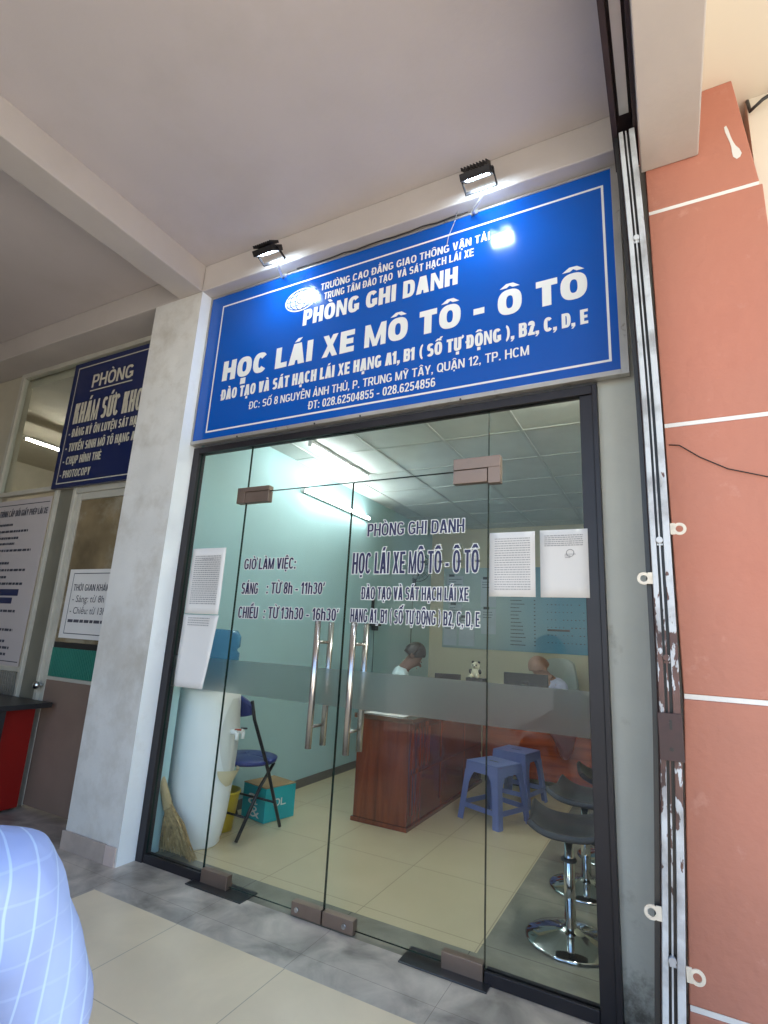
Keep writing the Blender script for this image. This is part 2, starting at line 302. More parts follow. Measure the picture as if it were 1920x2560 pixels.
# ------------------------------------------------------------------ mesh helpers
class MB:
    def __init__(s): s.v = []; s.f = []; s.mi = []; s.cur = 0; s.sm = []
    def face(s, f, smooth=False): s.f.append(f); s.mi.append(s.cur); s.sm.append(smooth)
    def box(s, x0, x1, y0, y1, z0, z1, bend=None):
        n = len(s.v)
        s.v += [(x, y, z) for z in (z0, z1) for y in (y0, y1) for x in (x0, x1)]
        for f in ((0, 2, 3, 1), (4, 5, 7, 6), (0, 1, 5, 4), (2, 6, 7, 3), (0, 4, 6, 2), (1, 3, 7, 5)): s.face(tuple(n + i for i in f))
        return s
    def obox(s, c, size, rot):
        """oriented box: centre, full size, 3x3 rotation"""
        n = len(s.v); hx, hy, hz = [a / 2 for a in size]; c = Vector(c)
        for z in (-hz, hz):
            for y in (-hy, hy):
                for x in (-hx, hx): s.v.append(tuple(c + rot @ Vector((x, y, z))))
        for f in ((0, 2, 3, 1), (4, 5, 7, 6), (0, 1, 5, 4), (2, 6, 7, 3), (0, 4, 6, 2), (1, 3, 7, 5)): s.face(tuple(n + i for i in f))
        return s
    def quad(s, a, b, c, d): n = len(s.v); s.v += [tuple(p) for p in (a, b, c, d)]; s.face((n, n + 1, n + 2, n + 3)); return s
    def sheet(s, x0, x1, z0, z1, y): return s.quad((x0, y, z0), (x1, y, z0), (x1, y, z1), (x0, y, z1))
    def flat(s, x0, x1, y0, y1, z): return s.quad((x0, y0, z), (x1, y0, z), (x1, y1, z), (x0, y1, z))
    def tube(s, pts, r, seg=10, cap=True):
        pts = [Vector(p) for p in pts]; rs = r if isinstance(r, (list, tuple)) else [r] * len(pts)
        n0 = len(s.v); prev = None
        for i, p in enumerate(pts):
            d = (pts[min(i + 1, len(pts) - 1)] - pts[max(i - 1, 0)]).normalized()
            if prev is None:
                a = Vector((0, 0, 1)) if abs(d.z) < .9 else Vector((1, 0, 0)); u = d.cross(a).normalized()
            else: u = (prev - d * prev.dot(d)).normalized()
            prev = u; v = d.cross(u)
            for k in range(seg):
                t = 2 * math.pi * k / seg; s.v.append(tuple(p + (u * math.cos(t) + v * math.sin(t)) * rs[i]))
        for i in range(len(pts) - 1):
            for k in range(seg):
                a = n0 + i * seg + k; b = n0 + i * seg + (k + 1) % seg; s.face((a, b, b + seg, a + seg), True)
        if cap:
            s.face(tuple(n0 + k for k in range(seg))[::-1]); e = n0 + (len(pts) - 1) * seg; s.face(tuple(e + k for k in range(seg)))
        return s
    def lathe(s, prof, c=(0, 0, 0), seg=32, sx=1, sy=1, cap=True):
        n0 = len(s.v)
        for r, z in prof:
            for k in range(seg):
                t = 2 * math.pi * k / seg; s.v.append((c[0] + r * sx * math.cos(t), c[1] + r * sy * math.sin(t), c[2] + z))
        for i in range(len(prof) - 1):
            for k in range(seg):
                a = n0 + i * seg + k; b = n0 + i * seg + (k + 1) % seg; s.face((a, b, b + seg, a + seg), True)
        if cap:
            s.face(tuple(n0 + k for k in range(seg))[::-1]); e = n0 + (len(prof) - 1) * seg; s.face(tuple(e + k for k in range(seg)))
        return s
    def prism(s, poly, y0, y1):
        """polygon in xz extruded in y"""
        n = len(s.v); k = len(poly)
        s.v += [(x, y0, z) for x, z in poly] + [(x, y1, z) for x, z in poly]
        s.face(tuple(n + i for i in range(k))); s.face(tuple(n + k + i for i in range(k))[::-1])
        for i in range(k): j = (i + 1) % k; s.face((n + i, n + k + i, n + k + j, n + j))
        return s
    def grid(s, fn, nu, nv, smooth=True):
        n = len(s.v)
        for j in range(nv + 1):
            for i in range(nu + 1): s.v.append(tuple(fn(i / nu, j / nv)))
        for j in range(nv):
            for i in range(nu):
                a = n + j * (nu + 1) + i; s.face((a, a + 1, a + nu + 2, a + nu + 1), smooth)
        return s
    def add(s, vs, fs):
        n = len(s.v); s.v += [tuple(p) for p in vs]
        for f in fs: s.face(tuple(n + i for i in f))
        return s
    def map(s, fn): s.v = [tuple(fn(Vector(p))) for p in s.v]; return s
    def build(s, name, mats, parent=None, bevel=0, loc=None, solid=0):
        me = bpy.data.meshes.new(name); me.from_pydata(s.v, [], s.f); me.update()
        mats = mats if isinstance(mats, (list, tuple)) else [mats]
        for m in mats: me.materials.append(m)
        for p, mi, sm in zip(me.polygons, s.mi, s.sm): p.material_index = min(mi, len(mats) - 1); p.use_smooth = sm
        o = bpy.data.objects.new(name, me); col.objects.link(o)
        if parent: o.parent = parent
        if loc: o.location = loc
        if solid:
            sm_ = o.modifiers.new('solid', 'SOLIDIFY'); sm_.thickness = solid; sm_.offset = 0
        if bevel:
            b = o.modifiers.new('bevel', 'BEVEL'); b.width = bevel; b.segments = 2; b.limit_method = 'ANGLE'; b.angle_limit = R(40)
        return o
def box(name, x0, x1, y0, y1, z0, z1, m, parent=None, bevel=0): return MB().box(x0, x1, y0, y1, z0, z1).build(name, m, parent, bevel)
def tag(o, label=None, cat=None, group=None, kind=None):
    if label: o['label'] = label
    if cat: o['category'] = cat
    if group: o['group'] = group
    if kind: o['kind'] = kind
    return o
def empty(name, loc=(0, 0, 0), rz=0, label=None, cat=None, group=None, kind=None):
    o = bpy.data.objects.new(name, None); col.objects.link(o); o.location = loc; o.rotation_euler = (0, 0, rz); o.empty_display_size = .1
    return tag(o, label, cat, group, kind)
def kids(o): return [c for c in bpy.data.objects if c.parent == o]
def copy_tree(o, parent=None):
    c = o.copy(); col.objects.link(c); c.parent = parent
    for ch in kids(o): copy_tree(ch, c)
    return c

_cache = {}
def text_mesh(s, bold):
    k = (s, bold)
    if k in _cache: return _cache[k]
    c = bpy.data.curves.new('lettering', 'FONT'); c.body = s; c.size = 1; c.offset = bold; c.resolution_u = 3; c.dimensions = '2D'; c.fill_mode = 'FRONT'
    o = bpy.data.objects.new('lettering', c); col.objects.link(o)
    bpy.context.view_layer.update()
    me = bpy.data.meshes.new_from_object(o.evaluated_get(bpy.context.evaluated_depsgraph_get()))
    vs = [(v.co.x, v.co.y) for v in me.vertices]; fs = [tuple(p.vertices) for p in me.polygons]
    bpy.data.objects.remove(o); bpy.data.curves.remove(c); bpy.data.meshes.remove(me)
    _cache[k] = (vs, fs); return vs, fs
def put_print(mb, s, x0, x1, z, cap, y, bold=0., grow=0, slant=0, rise=0):
    """text on a plane facing -y: from x0 to x1, baseline z, capital height cap; grow > 0 makes an outline (same letter positions)"""
    vs, fs = text_mesh(s, bold)
    a = min(v[0] for v in vs); b = max(v[0] for v in vs)
    kx = (x1 - x0) / (b - a); kz = cap / (.682 + 2 * bold)
    if grow:
        vs2, fs = text_mesh(s, bold + grow)
        # stretched letters need the outline only roughly even
        vs = vs2
    mb.add([(x0 + (vx - a) * kx + slant * vy * kz, y, z + (vy + bold) * kz + rise * (vx - a) * kx) for vx, vy in vs], fs)
# ---- bold block lettering drawn from bars, slanted bars and rings (Vietnamese capitals with their marks)
LW = dict(A=.74, B=.68, C=.70, D=.70, E=.60, G=.73, H=.70, I=.27, K=.70, L=.57, M=.85, N=.71, O=.75, P=.64, Q=.75, R=.69, S=.66, T=.63, U=.69, V=.70, X=.70, Y=.70, h=.58)
LW.update({c: .57 for c in '0123456789'}); LW.update({'1': .40, '-': .36, '.': .22, ',': .22, ':': .24, '(': .36, ')': .36, '’': .18, ' ': .26})
LW['Đ'] = .74
def put_text(mb, s, x0, x1, z, cap, y, bold=.17, grow=0, gap=.085, thin=.82, thin_glass=False):
    """s between x0 and x1, baseline z, capital height cap; bold = stem width / cap; grow widens every stroke by that many metres"""
    s = unicodedata.normalize('NFD', s); cells = []
    for ch in s:
        if unicodedata.combining(ch): cells[-1][1].append(ord(ch))
        else: cells.append((ch, []))
    tot = sum(LW[c] for c, _ in cells) + gap * (len(cells) - 1)
    k = (x1 - x0) / tot; tv = bold * cap; th = tv * thin; g = grow; layer = [0]
    tv = min(tv, (.25 if grow or cap < .13 and gap > .08 and thin_glass else .30) * k)
    def quad(*p):
        layer[0] += 1; yy = y - (layer[0] % 7) * 4e-5
        mb.quad(*[(a, yy, b) for a, b in p])
    def rect(a, b, c, d): quad((a - g, c - g), (b + g, c - g), (b + g, d + g), (a - g, d + g))
    def para(xa, za, xb, zb, wd_):
        h = zb - za; e = g * (xb - xa) / h; q = wd_ / 2 + g * 1.15
        quad((xa - e - q, za - g), (xa - e + q, za - g), (xb + e + q, zb + g), (xb + e - q, zb + g))
    def ring(cx, cz, rx, rz, a0, a1, tv_=None, th_=None, n=20, ex=2.5):
        tv_ = tv_ or tv; th_ = th_ or th; da = g / max(rx, rz) * .8; a0 -= da; a1 += da; layer[0] += 1; yy = y - (layer[0] % 7) * 4e-5
        def P(t, ax, az_):
            c, q = math.cos(t), math.sin(t)
            return (cx + ax * math.copysign(abs(c) ** (2 / ex), c), yy, cz + az_ * math.copysign(abs(q) ** (2 / ex), q))
        for i in range(n):
            t0 = a0 + (a1 - a0) * i / n; t1 = a0 + (a1 - a0) * (i + 1) / n
            mb.quad(P(t0, rx + g, rz + g), P(t1, rx + g, rz + g), P(t1, max(rx - tv_ - g, 1e-4), max(rz - th_ - g, 1e-4)), P(t0, max(rx - tv_ - g, 1e-4), max(rz - th_ - g, 1e-4)))
    PI = math.pi; x = x0; H = cap
    for ch, marks in cells:
        w_ = LW[ch] * k; a = x; b = x + w_; m = (a + b) / 2; top = z + H; mid = z + H / 2; r_ = w_ / 2
        dg = tv * 1.08
        if ch in 'OQ0': ring(m, mid, r_, H / 2, 0, 2 * PI, n=36)
        if ch == 'Q': para(b - tv * .4, z - H * .06, m + tv * .4, z + H * .25, tv * .9)
        elif ch == 'A':
            para(a + dg / 2, z, m - dg * .12, top, dg); para(b - dg / 2, z, m + dg * .12, top, dg); rect(a + w_ * .26, b - w_ * .26, z + H * .2, z + H * .2 + th)
        elif ch in 'BPR':
            rect(a, a + tv, z, top); zb = z + H * (.52 if ch == 'B' else .44); c = a + tv * .8
            rect(a + tv, b - w_ * .4, top - th, top); rect(a + tv, b - w_ * .4, zb - th / 2, zb + th / 2)
            ring(b - w_ * .4 - (0 if ch != 'B' else w_ * .02), (top + zb - th / 2) / 2, w_ * .4, (top - zb + th / 2) / 2, -PI / 2, PI / 2)
            if ch == 'B':
                rect(a + tv, b - w_ * .4, z, z + th); ring(b - w_ * .4, (zb + th / 2 + z) / 2, w_ * .4, (zb + th / 2 - z) / 2, -PI / 2, PI / 2)
            if ch == 'R': para(b - dg * .55, z, m + w_ * .08, zb, dg)
        elif ch in 'CG':
            ring(m, mid, r_, H / 2, PI * .21, PI * 1.79, n=30)
            if ch == 'G': rect(b - tv * 1.02, b - tv * .02, z + H * .1, z + H * .5); rect(m + w_ * .04, b - tv, z + H * .5 - th, z + H * .5)
        elif ch in 'DĐ':
            o_ = w_ * .07 if ch == 'Đ' else 0
            rect(a + o_, a + o_ + tv, z, top); rect(a + o_ + tv, m, z, z + th); rect(a + o_ + tv, m, top - th, top); ring(m, mid, r_, H / 2, -PI / 2, PI / 2)
            if ch == 'Đ': rect(a - w_ * .06, m, mid - th * .42, mid + th * .42)
        elif ch == 'E': rect(a, a + tv, z, top); rect(a + tv, b, z, z + th); rect(a + tv, b, top - th, top); rect(a + tv, b - w_ * .07, mid - th / 2, mid + th / 2)
        elif ch == 'L': rect(a, a + tv, z, top); rect(a + tv, b, z, z + th)
        elif ch == 'H': rect(a, a + tv, z, top); rect(b - tv, b, z, top); rect(a + tv, b - tv, mid - th / 2, mid + th / 2)
        elif ch == 'I': rect(m - tv / 2, m + tv / 2, z, top)
        elif ch == 'K': rect(a, a + tv, z, top); para(a + tv * 1.1, z + H * .42, b - dg * .6, top, dg); para(b - dg * .55, z, a + tv + w_ * .2, z + H * .56, dg)
        elif ch == 'M':
            tm_ = min(tv, w_ * .235); rect(a, a + tm_, z, top); rect(b - tm_, b, z, top); para(m, z, a + tm_ * .62, top, tm_ * .85); para(m, z, b - tm_ * .62, top, tm_ * .85)
        elif ch == 'N':
            tn = min(tv, w_ * .29); rect(a, a + tn, z, top); rect(b - tn, b, z, top); para(b - tn * .6, z, a + tn * .6, top, tn * 1.05)
        elif ch == 'S': curve_s(ring, a, b, z, H, w_, th)
        elif ch == 'T': rect(m - tv / 2, m + tv / 2, z, top - th); rect(a, b, top - th, top)
        elif ch == 'U':
            zz = z + min(H * .36, r_); rect(a, a + tv, zz, top); rect(b - tv, b, zz, top); ring(m, zz, r_, zz - z, PI, 2 * PI)
        elif ch == 'V': para(m - dg * .12, z, a + dg / 2, top, dg); para(m + dg * .12, z, b - dg / 2, top, dg)
        elif ch == 'X':
            dg = min(dg, w_ * .33); para(a + dg * .55, z, b - dg * .6, top, dg); para(b - dg * .55, z, a + dg * .6, top, dg)
        elif ch == 'Y': para(m, z + H * .36, a + dg / 2, top, dg); para(m, z + H * .36, b - dg / 2, top, dg); rect(m - tv / 2, m + tv / 2, z, z + H * .45)
        elif ch == 'h':
            rect(a, a + tv, z, top); zz = z + H * .74 - r_ * .8; ring(m, zz, r_, z + H * .74 - zz, 0, PI); rect(b - tv, b, z, zz)
        elif ch == '1': rect(b - tv - w_ * .1, b - w_ * .1, z, top); para(a + w_ * .12, z + H * .70, b - tv - w_ * .1, top - th * .45, th * .9)
        elif ch == '2': ring(m, top - H * .31, r_, H * .31, -PI * .08, PI * .98); para(a + dg * .62, z + th * .6, b - tv * .62, top - H * .36, dg); rect(a, b, z, z + th)
        elif ch == '3': ring(m, top - H * .265, r_ * .95, H * .265, -PI * .5, PI * .86); ring(m, z + H * .29, r_, H * .29, -PI * .86, PI * .5)
        elif ch == '4': rect(b - tv - w_ * .14, b - w_ * .14, z, top); para(a + tv * .55, z + H * .28, b - tv - w_ * .1, top, tv * .8); rect(a, b, z + H * .22, z + H * .22 + th)
        elif ch == '5': rect(a + w_ * .1, b - w_ * .06, top - th, top); rect(a + w_ * .08, a + w_ * .08 + tv * .9, z + H * .45, top - th); ring(m - w_ * .02, z + H * .32, r_, H * .32, -PI * .86, PI * .72)
        elif ch == '6': ring(m, z + H * .31, r_, H * .31, 0, 2 * PI, n=28); ring(m, mid, r_, H / 2, PI * .24, PI * 1.1)
        elif ch == '8': ring(m, top - H * .25, r_ * .93, H * .25 + th * .2, 0, 2 * PI, n=26); ring(m, z + H * .28, r_, H * .28, 0, 2 * PI, n=26)
        elif ch == '-': rect(a, b, z + H * .30, z + H * .30 + th)
        elif ch == '.': rect(m - tv / 2, m + tv / 2, z, z + tv)
        elif ch == ',': rect(m - tv / 2, m + tv / 2, z, z + tv); para(m - tv * .3, z - H * .15, m + tv * .2, z, tv * .5)
        elif ch == ':': rect(m - tv / 2, m + tv / 2, z, z + tv); rect(m - tv / 2, m + tv / 2, z + H * .52, z + H * .52 + tv)
        elif ch == '’': para(m - tv * .1, top - H * .3, m + tv * .3, top, tv * .8)
        elif ch == '(': ring(b + w_ * .1, mid, w_, H * .6, PI * .55, PI * 1.45, tv * .75, th * .8, 20, 2)
        elif ch == ')': ring(a - w_ * .1, mid, w_, H * .6, -PI * .45, PI * .45, tv * .75, th * .8, 20, 2)
        # marks
        t2 = th * .78; base = top + H * .07; sh = 0; up_ = 0; mw = min(w_ * .5, H * .42)
        if 0x302 in marks:
            para(m - mw * .55, base, m, base + H * .17, t2 * 1.3); para(m + mw * .55, base, m, base + H * .17, t2 * 1.3); sh = mw * .55; up_ = H * .12
        if 0x306 in marks: ring(m, base + H * .15, mw * .55, H * .14, PI, 2 * PI, t2, t2, 12, 2); up_ = H * .17
        if 0x301 in marks: para(m + sh - mw * .12, base + up_, m + sh + mw * .28, base + up_ + H * .17, t2 * 1.25)
        if 0x300 in marks: para(m + sh + mw * .12, base + up_, m + sh - mw * .28, base + up_ + H * .17, t2 * 1.25)
        if 0x309 in marks: ring(m + sh, base + up_ + H * .11, mw * .26, H * .09, -PI * .5, PI * .95, t2 * .8, t2 * .8, 10, 2); rect(m + sh - t2 * .4, m + sh + t2 * .4, base + up_ - H * .02, base + up_ + H * .05)
        if 0x303 in marks: ring(m - mw * .26, base + up_ + H * .05, mw * .3, H * .08, 0, PI, t2 * .9, t2 * .8, 10, 2); ring(m + mw * .26, base + up_ + H * .08, mw * .3, H * .08, PI, 2 * PI, t2 * .9, t2 * .8, 10, 2)
        if 0x323 in marks: rect(m - tv * .5, m + tv * .5, z - H * .06 - tv, z - H * .06)
        if 0x31b in marks: ring(b + tv * .05, top - H * .02, tv * .75, H * .15, -PI * .5, PI * .4, tv * .6, th * .7, 10, 2)
        x = b + gap * k
def curve_s(ring, a, b, z, H, w_, th):
    m = (a + b) / 2; r_ = w_ / 2; PI = math.pi; zc = z + H * .52
    ring(m, (z + H + zc - th / 2) / 2, r_ * .97, (z + H - zc + th / 2) / 2, PI * .16, PI * 1.5, n=20); ring(m, (z + zc + th / 2) / 2, r_, (zc + th / 2 - z) / 2, -PI * .84, PI * .5, n=20)
def fake_lines(mb, x0, x1, z1, z0, n, y, h, rnd, words=True, ragged=True):
    """rows of print too small to read: short word-length strokes"""
    for i in range(n):
        z = z1 - (z1 - z0) * i / max(n - 1, 1); x = x0 + (rnd.random() * .06 * (x1 - x0) if ragged else 0)
        end = x1 - (rnd.random() ** 2 * .5 * (x1 - x0) if ragged else 0)
        while x < end:
            wd = (x1 - x0) * rnd.uniform(.03, .1); mb.sheet(x, min(x + wd, end), z, z + h, y); x += wd + (x1 - x0) * .014

# ================================================================== SETTING
yard = MB().flat(-120, 120, -160, 60, -.06).build('yard_ground', M['concrete']); tag(yard, kind='structure')
fl = MB().flat(-.369, 9, -4.2, -.369, 0).build('corridor_floor', M['tile']); tag(fl, kind='structure')
MB().box(-9, 9, -4.2, 5.2, -.058, -.012).build('floor_slab', M['concrete'])['kind'] = 'structure'
st = MB().flat(-8, 8, -.369, -.02, .0).flat(-8, -.369, -4.2, -.369, 0).build('stone_border_floor', M['stone']); tag(st, kind='structure')
it = MB().flat(-.683, 1.46, .178, 4.616, 0).build('office_floor', M['intile']); tag(it, kind='structure')
it2 = MB().flat(-.683, 2.6, -.02, .178, 0).flat(1.46, 2.6, .178, 4.616, 0).build('office_stone_border', M['instone']); tag(it2, kind='structure')
MB().flat(-8, -.9, -.02, 4.4, -.004).build('clinic_floor', M['stone'])['kind'] = 'structure'

# corridor ceiling slab (underside z 3.851) and its beams
MB().box(-8, 2.31, -3.7, -.15, 3.851, 4.15).build('corridor_ceiling', M['ceil'])['kind'] = 'structure'
MB().box(2.53, 3.7, -3.7, 6, 3.80, 4.15).build('side_bay_ceiling', M['cream'])['kind'] = 'structure'
MB().box(-8, 2.31, -.148, 5.2, 3.853, 4.14).build('upper_floor_slab', M['ceil'])['kind'] = 'structure'
o = box('facade_beam', -8, 2.30, -.15, .12, 3.646, 3.8535, M['beam'], bevel=.006); tag(o, 'long painted beam above the blue signs along the shop fronts', 'beam', kind='thing')
o = box('ceiling_beam', -.733, -.505, -3.7, -.152, 3.643, 3.853, M['beam'], bevel=.006); tag(o, 'white ceiling beam running out from the white column', 'beam', kind='thing')
o = box('ceiling_beam', 2.303, 2.532, -3.7, -.152, 3.457, 4.1, M['beam'], bevel=.006); tag(o, 'deep grey-white ceiling beam running out from the red pillar', 'beam', kind='thing')

o = box('added_shade_wall', -8, -1.0, -4.0, -3.72, 0, 4.15, M['roomgrey']); tag(o, kind='structure')  # unseen wall, added to block daylight and darken the corridor's left side
o = box('added_shade_end_wall', -6.3, -6.1, -3.7, .1, 0, 3.85, M['roomgrey']); tag(o, kind='structure')  # unseen, added to close off light at the corridor's left end
# white column
c = empty('white_column', (-.75, 0, 0), label='white painted column between the two shop fronts, stained near its foot', cat='column', kind='thing')
c.location = (0, 0, 0)
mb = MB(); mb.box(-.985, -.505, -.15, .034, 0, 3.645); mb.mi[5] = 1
mb.build('shaft', [M['column'], mat('daylit_white_wall_paint', (.84, .88, .90), .6, var=.03, scale=4, bump=.08, stain=(.6, .6, .58), sscale=4, samt=.4, slo=.58, shi=.75)], c)  # right face coloured paler and bluer to stand in for side daylight
MB().box(-.682, -.505, .0345, .14, 0, 2.878).build('inner_pier', M['mint'], c, .003)
MB().box(-.995, -.60, -.165, -.151, .0, .10).build('skirting', M['skirt'], c, .002)
o = MB().box(-.599, -.515, -.163, -.1512, .0, .098).build('skirting', mat('pale_pink_tile', (.55, .44, .40), .4), c, .002); o['label'] = 'paler narrow end tile'

# wall strip beside the glass front, red pillar, wall beyond
o = box('grey_wall_strip', 2.064, 2.3205, .0, .30, 0, 3.644, M['strip']); tag(o, 'narrow grey-green wall strip between the dark door frame and the folding gate', 'wall', kind='thing')
p = empty('red_pillar', label='salmon red pillar with white grooves beside the folding gate', cat='pillar', kind='thing')
mb = MB()
zs = [0, .207, 1.168, 2.21, 3.232, 3.80]; prev = 0
for z in zs[1:-1]:
    xa, xb = (2.262 + .06 * prev / 1.168, 2.262 + .06 * (z - .009) / 1.168) if z < 1.2 else (2.322, 2.322)
    mb.prism([(xa, prev), (2.745, prev), (2.745, z - .009), (xb, z - .009)], -.15, .4); prev = z + .009
mb.prism([(2.322, prev), (2.735, prev), (2.683, 3.799), (2.322, 3.799)], -.15, .4)
# leaning right flank near the top as in the old plaster
mb.build('shaft', M['red'], p, .004)
gm = mat('white_groove_paint', (.80, .79, .76), .6, var=.04)
for z in zs[1:-1]: MB().box(2.324 - (.048 if z < 1 else 0), 2.733, -.1475, .4, z - .0085, z + .0085).build('white_band', gm, p)
pm = MB()
pts_ = [(2.640, 3.560, .004), (2.644, 3.535, .006), (2.650, 3.50, .005), (2.656, 3.47, .005), (2.661, 3.445, .007), (2.667, 3.42, .013), (2.671, 3.395, .015), (2.674, 3.378, .006)]
pm.add([(x - r_, -.1512, z) for x, z, r_ in pts_] + [(x + r_ * 1.1, -.1512, z + .006) for x, z, r_ in pts_[::-1]], [tuple(range(16))])
pm.build('paint_scar', M['letter'], p)
o = box('cream_side_wall', 2.75, 6.5, -.02, .3, 0, 3.798, M['cream']); tag(o, 'cream wall beyond the red pillar', 'wall', kind='thing')
pts = [(2.335, -.154, 2.125), (2.37, -.158, 2.118), (2.437, -.154, 2.062), (2.524, -.156, 2.005), (2.645, -.155, 1.962), (2.80, -.155, 1.93)]
o = MB().tube(pts, .0022, 6).build('thin_cable', M['black']); tag(o, 'thin black cable drooping across the red pillar', 'cable')
o = MB().tube([(2.752, -.03, 3.78), (2.754, -.05, 3.70), (2.80, -.07, 3.72), (2.95, -.06, 3.79)], .008, 8).build('corner_conduit', M['dark']); tag(o, 'dark bent conduit under the cream ceiling beyond the red pillar', 'conduit')

# ---- office shell
o = box('mint_wall', -.80, -.683, .01, 4.62, 0, 3.2, M['mint']); tag(o, 'mint green office wall behind the water dispenser', 'wall', kind='thing')
sk = box('skirting', -.6829, -.672, .03, 4.6, 0, .07, mat('dark_skirting', (.12, .11, .1), .4), o)
o = box('office_back_wall', -.80, 2.8, 4.618, 4.75, 0, 3.2, M['beige']); tag(o, 'beige office back wall behind the notice boards', 'wall', kind='thing')
o = box('office_side_wall', 2.60, 2.75, .31, 4.616, 0, 3.2, M['beige']); tag(o, kind='structure')
# dropped ceiling with grid
dc = tag(MB().box(-.683, 2.60, .07, 4.616, 2.88, 2.95).build('office_ceiling', mat('ceiling_tile', (.60, .63, .61), .8, var=.05, bump=.1, bscale=90)), kind='structure')
gb = MB()
for x in (-.45, .16, .785, 1.406, 2.02): gb.box(x - .012, x + .012, .07, 4.61, 2.874, 2.8795)
for y in [.69 + .61 * k for k in range(7)]:
    for x0, x1 in ((-.68, -.462), (-.438, .148), (.172, .773), (.797, 1.394), (1.418, 2.008), (2.032, 2.59)): gb.box(x0, x1, y - .012, y + .012, 2.875, 2.8797)
gb.build('ceiling_grid', mat('ceiling_grid', (.50, .52, .50), .5), dc)
box('bulkhead', -.683, 2.6, .06, .069, 2.5, 3.2, M['white'])['kind'] = 'structure'

def tube_light(name, a, b, r, m, label, wall=None, group='lit fluorescent tubes'):
    a = Vector(a); b = Vector(b); d = (b - a).normalized()
    e = empty(name, label=label, cat='lamp', group=group)
    off = Vector(wall)
    rot = Matrix((d, off.cross(d), off)).transposed()
    MB().obox((a + b) / 2 + off * .022, ((b - a).length + .04, .04, .028), rot).build('fitting', M['tubefix'], e, .003)
    MB().tube([a, b], r, 12).build('tube', m, e)
    for p_, s in ((a, -1), (b, 1)): MB().obox(p_ + d * s * .012 + off * .008, (.022, .03, .05), rot).build('end_cap', M['tubefix'], e)
    return e
tube_light('tube_light', (-.645, 1.44, 2.63), (-.645, 2.665, 2.63), .015, M['tube'], 'bright tube lamp fixed high on the mint wall', (-1, 0, 0))
tube_light('tube_light', (-.24, .93, 2.838), (-.24, 1.86, 2.838), .015, M['tube'], 'bright tube lamp under the dropped office ceiling near the mint wall', (0, 0, 1))
tube_light('tube_light', (2.03, .14, 2.838), (2.03, .74, 2.838), .015, M['tubebig'], 'unseen tube lamp added under the office ceiling above the bar stools', (0, 0, 1))  # out of sight, added to brighten the bar stools and floor

# ================================================================== GLASS SHOP FRONT
sf = empty('glass_storefront', label='frameless glass shop front with double doors in a dark bronze frame', cat='shop front', kind='thing')
MB().box(-.503, -.448, -.028, .032, .0, 2.504).build('jamb', M['frame'], sf, .002)
MB().box(2.041, 2.063, -.03, .032, .0, 2.504).build('jamb', M['frame'], sf, .002)
MB().box(1.984, 2.0405, -.012, .03, .0, 2.462).build('inner_jamb', M['frame'], sf, .002)
MB().box(-.4475, 2.0405, -.026, .031, 2.462, 2.504).build('head_rail', M['frame'], sf, .002)
MB().box(-.4475, -.004, -.02, .028, .0, .045).build('sill_rail', M['frame'], sf, .002)
MB().box(1.554, 1.9835, -.02, .028, .0, .045).build('sill_rail', M['frame'], sf, .002)
D0, D1, D2, D3, ZD = 0.0, .774, 1.548, 1.9835, 2.152
def pane(name, x0, x1, z0, z1, parent):
    mb = MB(); mb.box(x0, x1, -.006, .006, z0, z1)
    for i in range(len(mb.f)):
        ys = {round(mb.v[k][1], 4) for k in mb.f[i]}
        mb.mi[i] = 0 if len(ys) == 1 else 1
    return mb.build(name, [M['glass'], M['edge']], parent)
def film(x0, x1, parent): return MB().box(x0, x1, .0075, .0085, .962, 1.145).build('frosted_film', M['frost'], parent)
pl = pane('fixed_pane', -.4475, D0 - .003, .045, 2.462, sf); film(-.4475, D0 - .003, pl)
pr = pane('fixed_pane', D2 + .004, D3, .045, 2.462, sf); film(D2 + .004, D3, pr)
pane('transom_pane', D0 + .001, D2, ZD + .004, 2.462, sf)
doors = []
for i, (x0, x1) in enumerate(((D0 + .001, D1 - .0025), (D1 + .0025, D2))):
    d = pane('door', x0, x1, .018, ZD, sf); doors.append(d); film(x0, x1, d)
    for side, hx in ((-.062, .652 if i == 0 else .872), (.062, .655 if i == 0 else .875)):
        h = MB().tube([(hx, side, .757), (hx, side, 1.385)], .0165, 18).build('handle', M['steel'], d)
    hm = MB()
    for z in (.86, 1.277): hm.tube([(hx, -.06, z), (hx, .06, z)], .0085, 10)
    hm.build('handle_standoff', M['steel'], d)
# patch fittings
def patch(x0, x1, z0, z1, parent, proud=.02): return MB().box(x0, x1, -proud, proud, z0, z1).build('patch_fitting', M['patch'], parent, .002)
hp = MB().box(-.065, .185, -.022, .022, 2.157, 2.185).box(-.065, -.003, -.022, .022, 2.085, 2.1565); hp.build('patch_fitting', M['patch'], sf, .0015)
hp = MB().box(1.372, 1.612, -.022, .022, 2.157, 2.215).box(1.552, 1.612, -.022, .022, 2.075, 2.1565); hp.build('patch_fitting', M['patch'], sf, .0015)
patch(.0015, .185, 2.085, 2.1535, doors[0]); patch(1.372, 1.547, 2.085, 2.1535, doors[1])
patch(.0015, .185, -.0 + .004, .07, doors[0]); patch(1.37, 1.547, .004, .065, doors[1])
for x0, x1, sx, d in ((.60, .770, .635, doors[0]), (.778, .945, .90, doors[1])):
    pf = patch(x0, x1, .004, .062, d); MB().tube([(sx, -.03, .034), (sx, -.019, .034)], .011, 14).build('lock_cylinder', M['chrome'], pf)
for x0, x1 in ((-.05, .33), (1.20, 1.58)):
    MB().box(x0, x1, -.075, .06, .0005, .0062).build('floor_closer', mat('floor_closer_steel', (.10, .10, .105), .3, metal=.8), sf, .001)
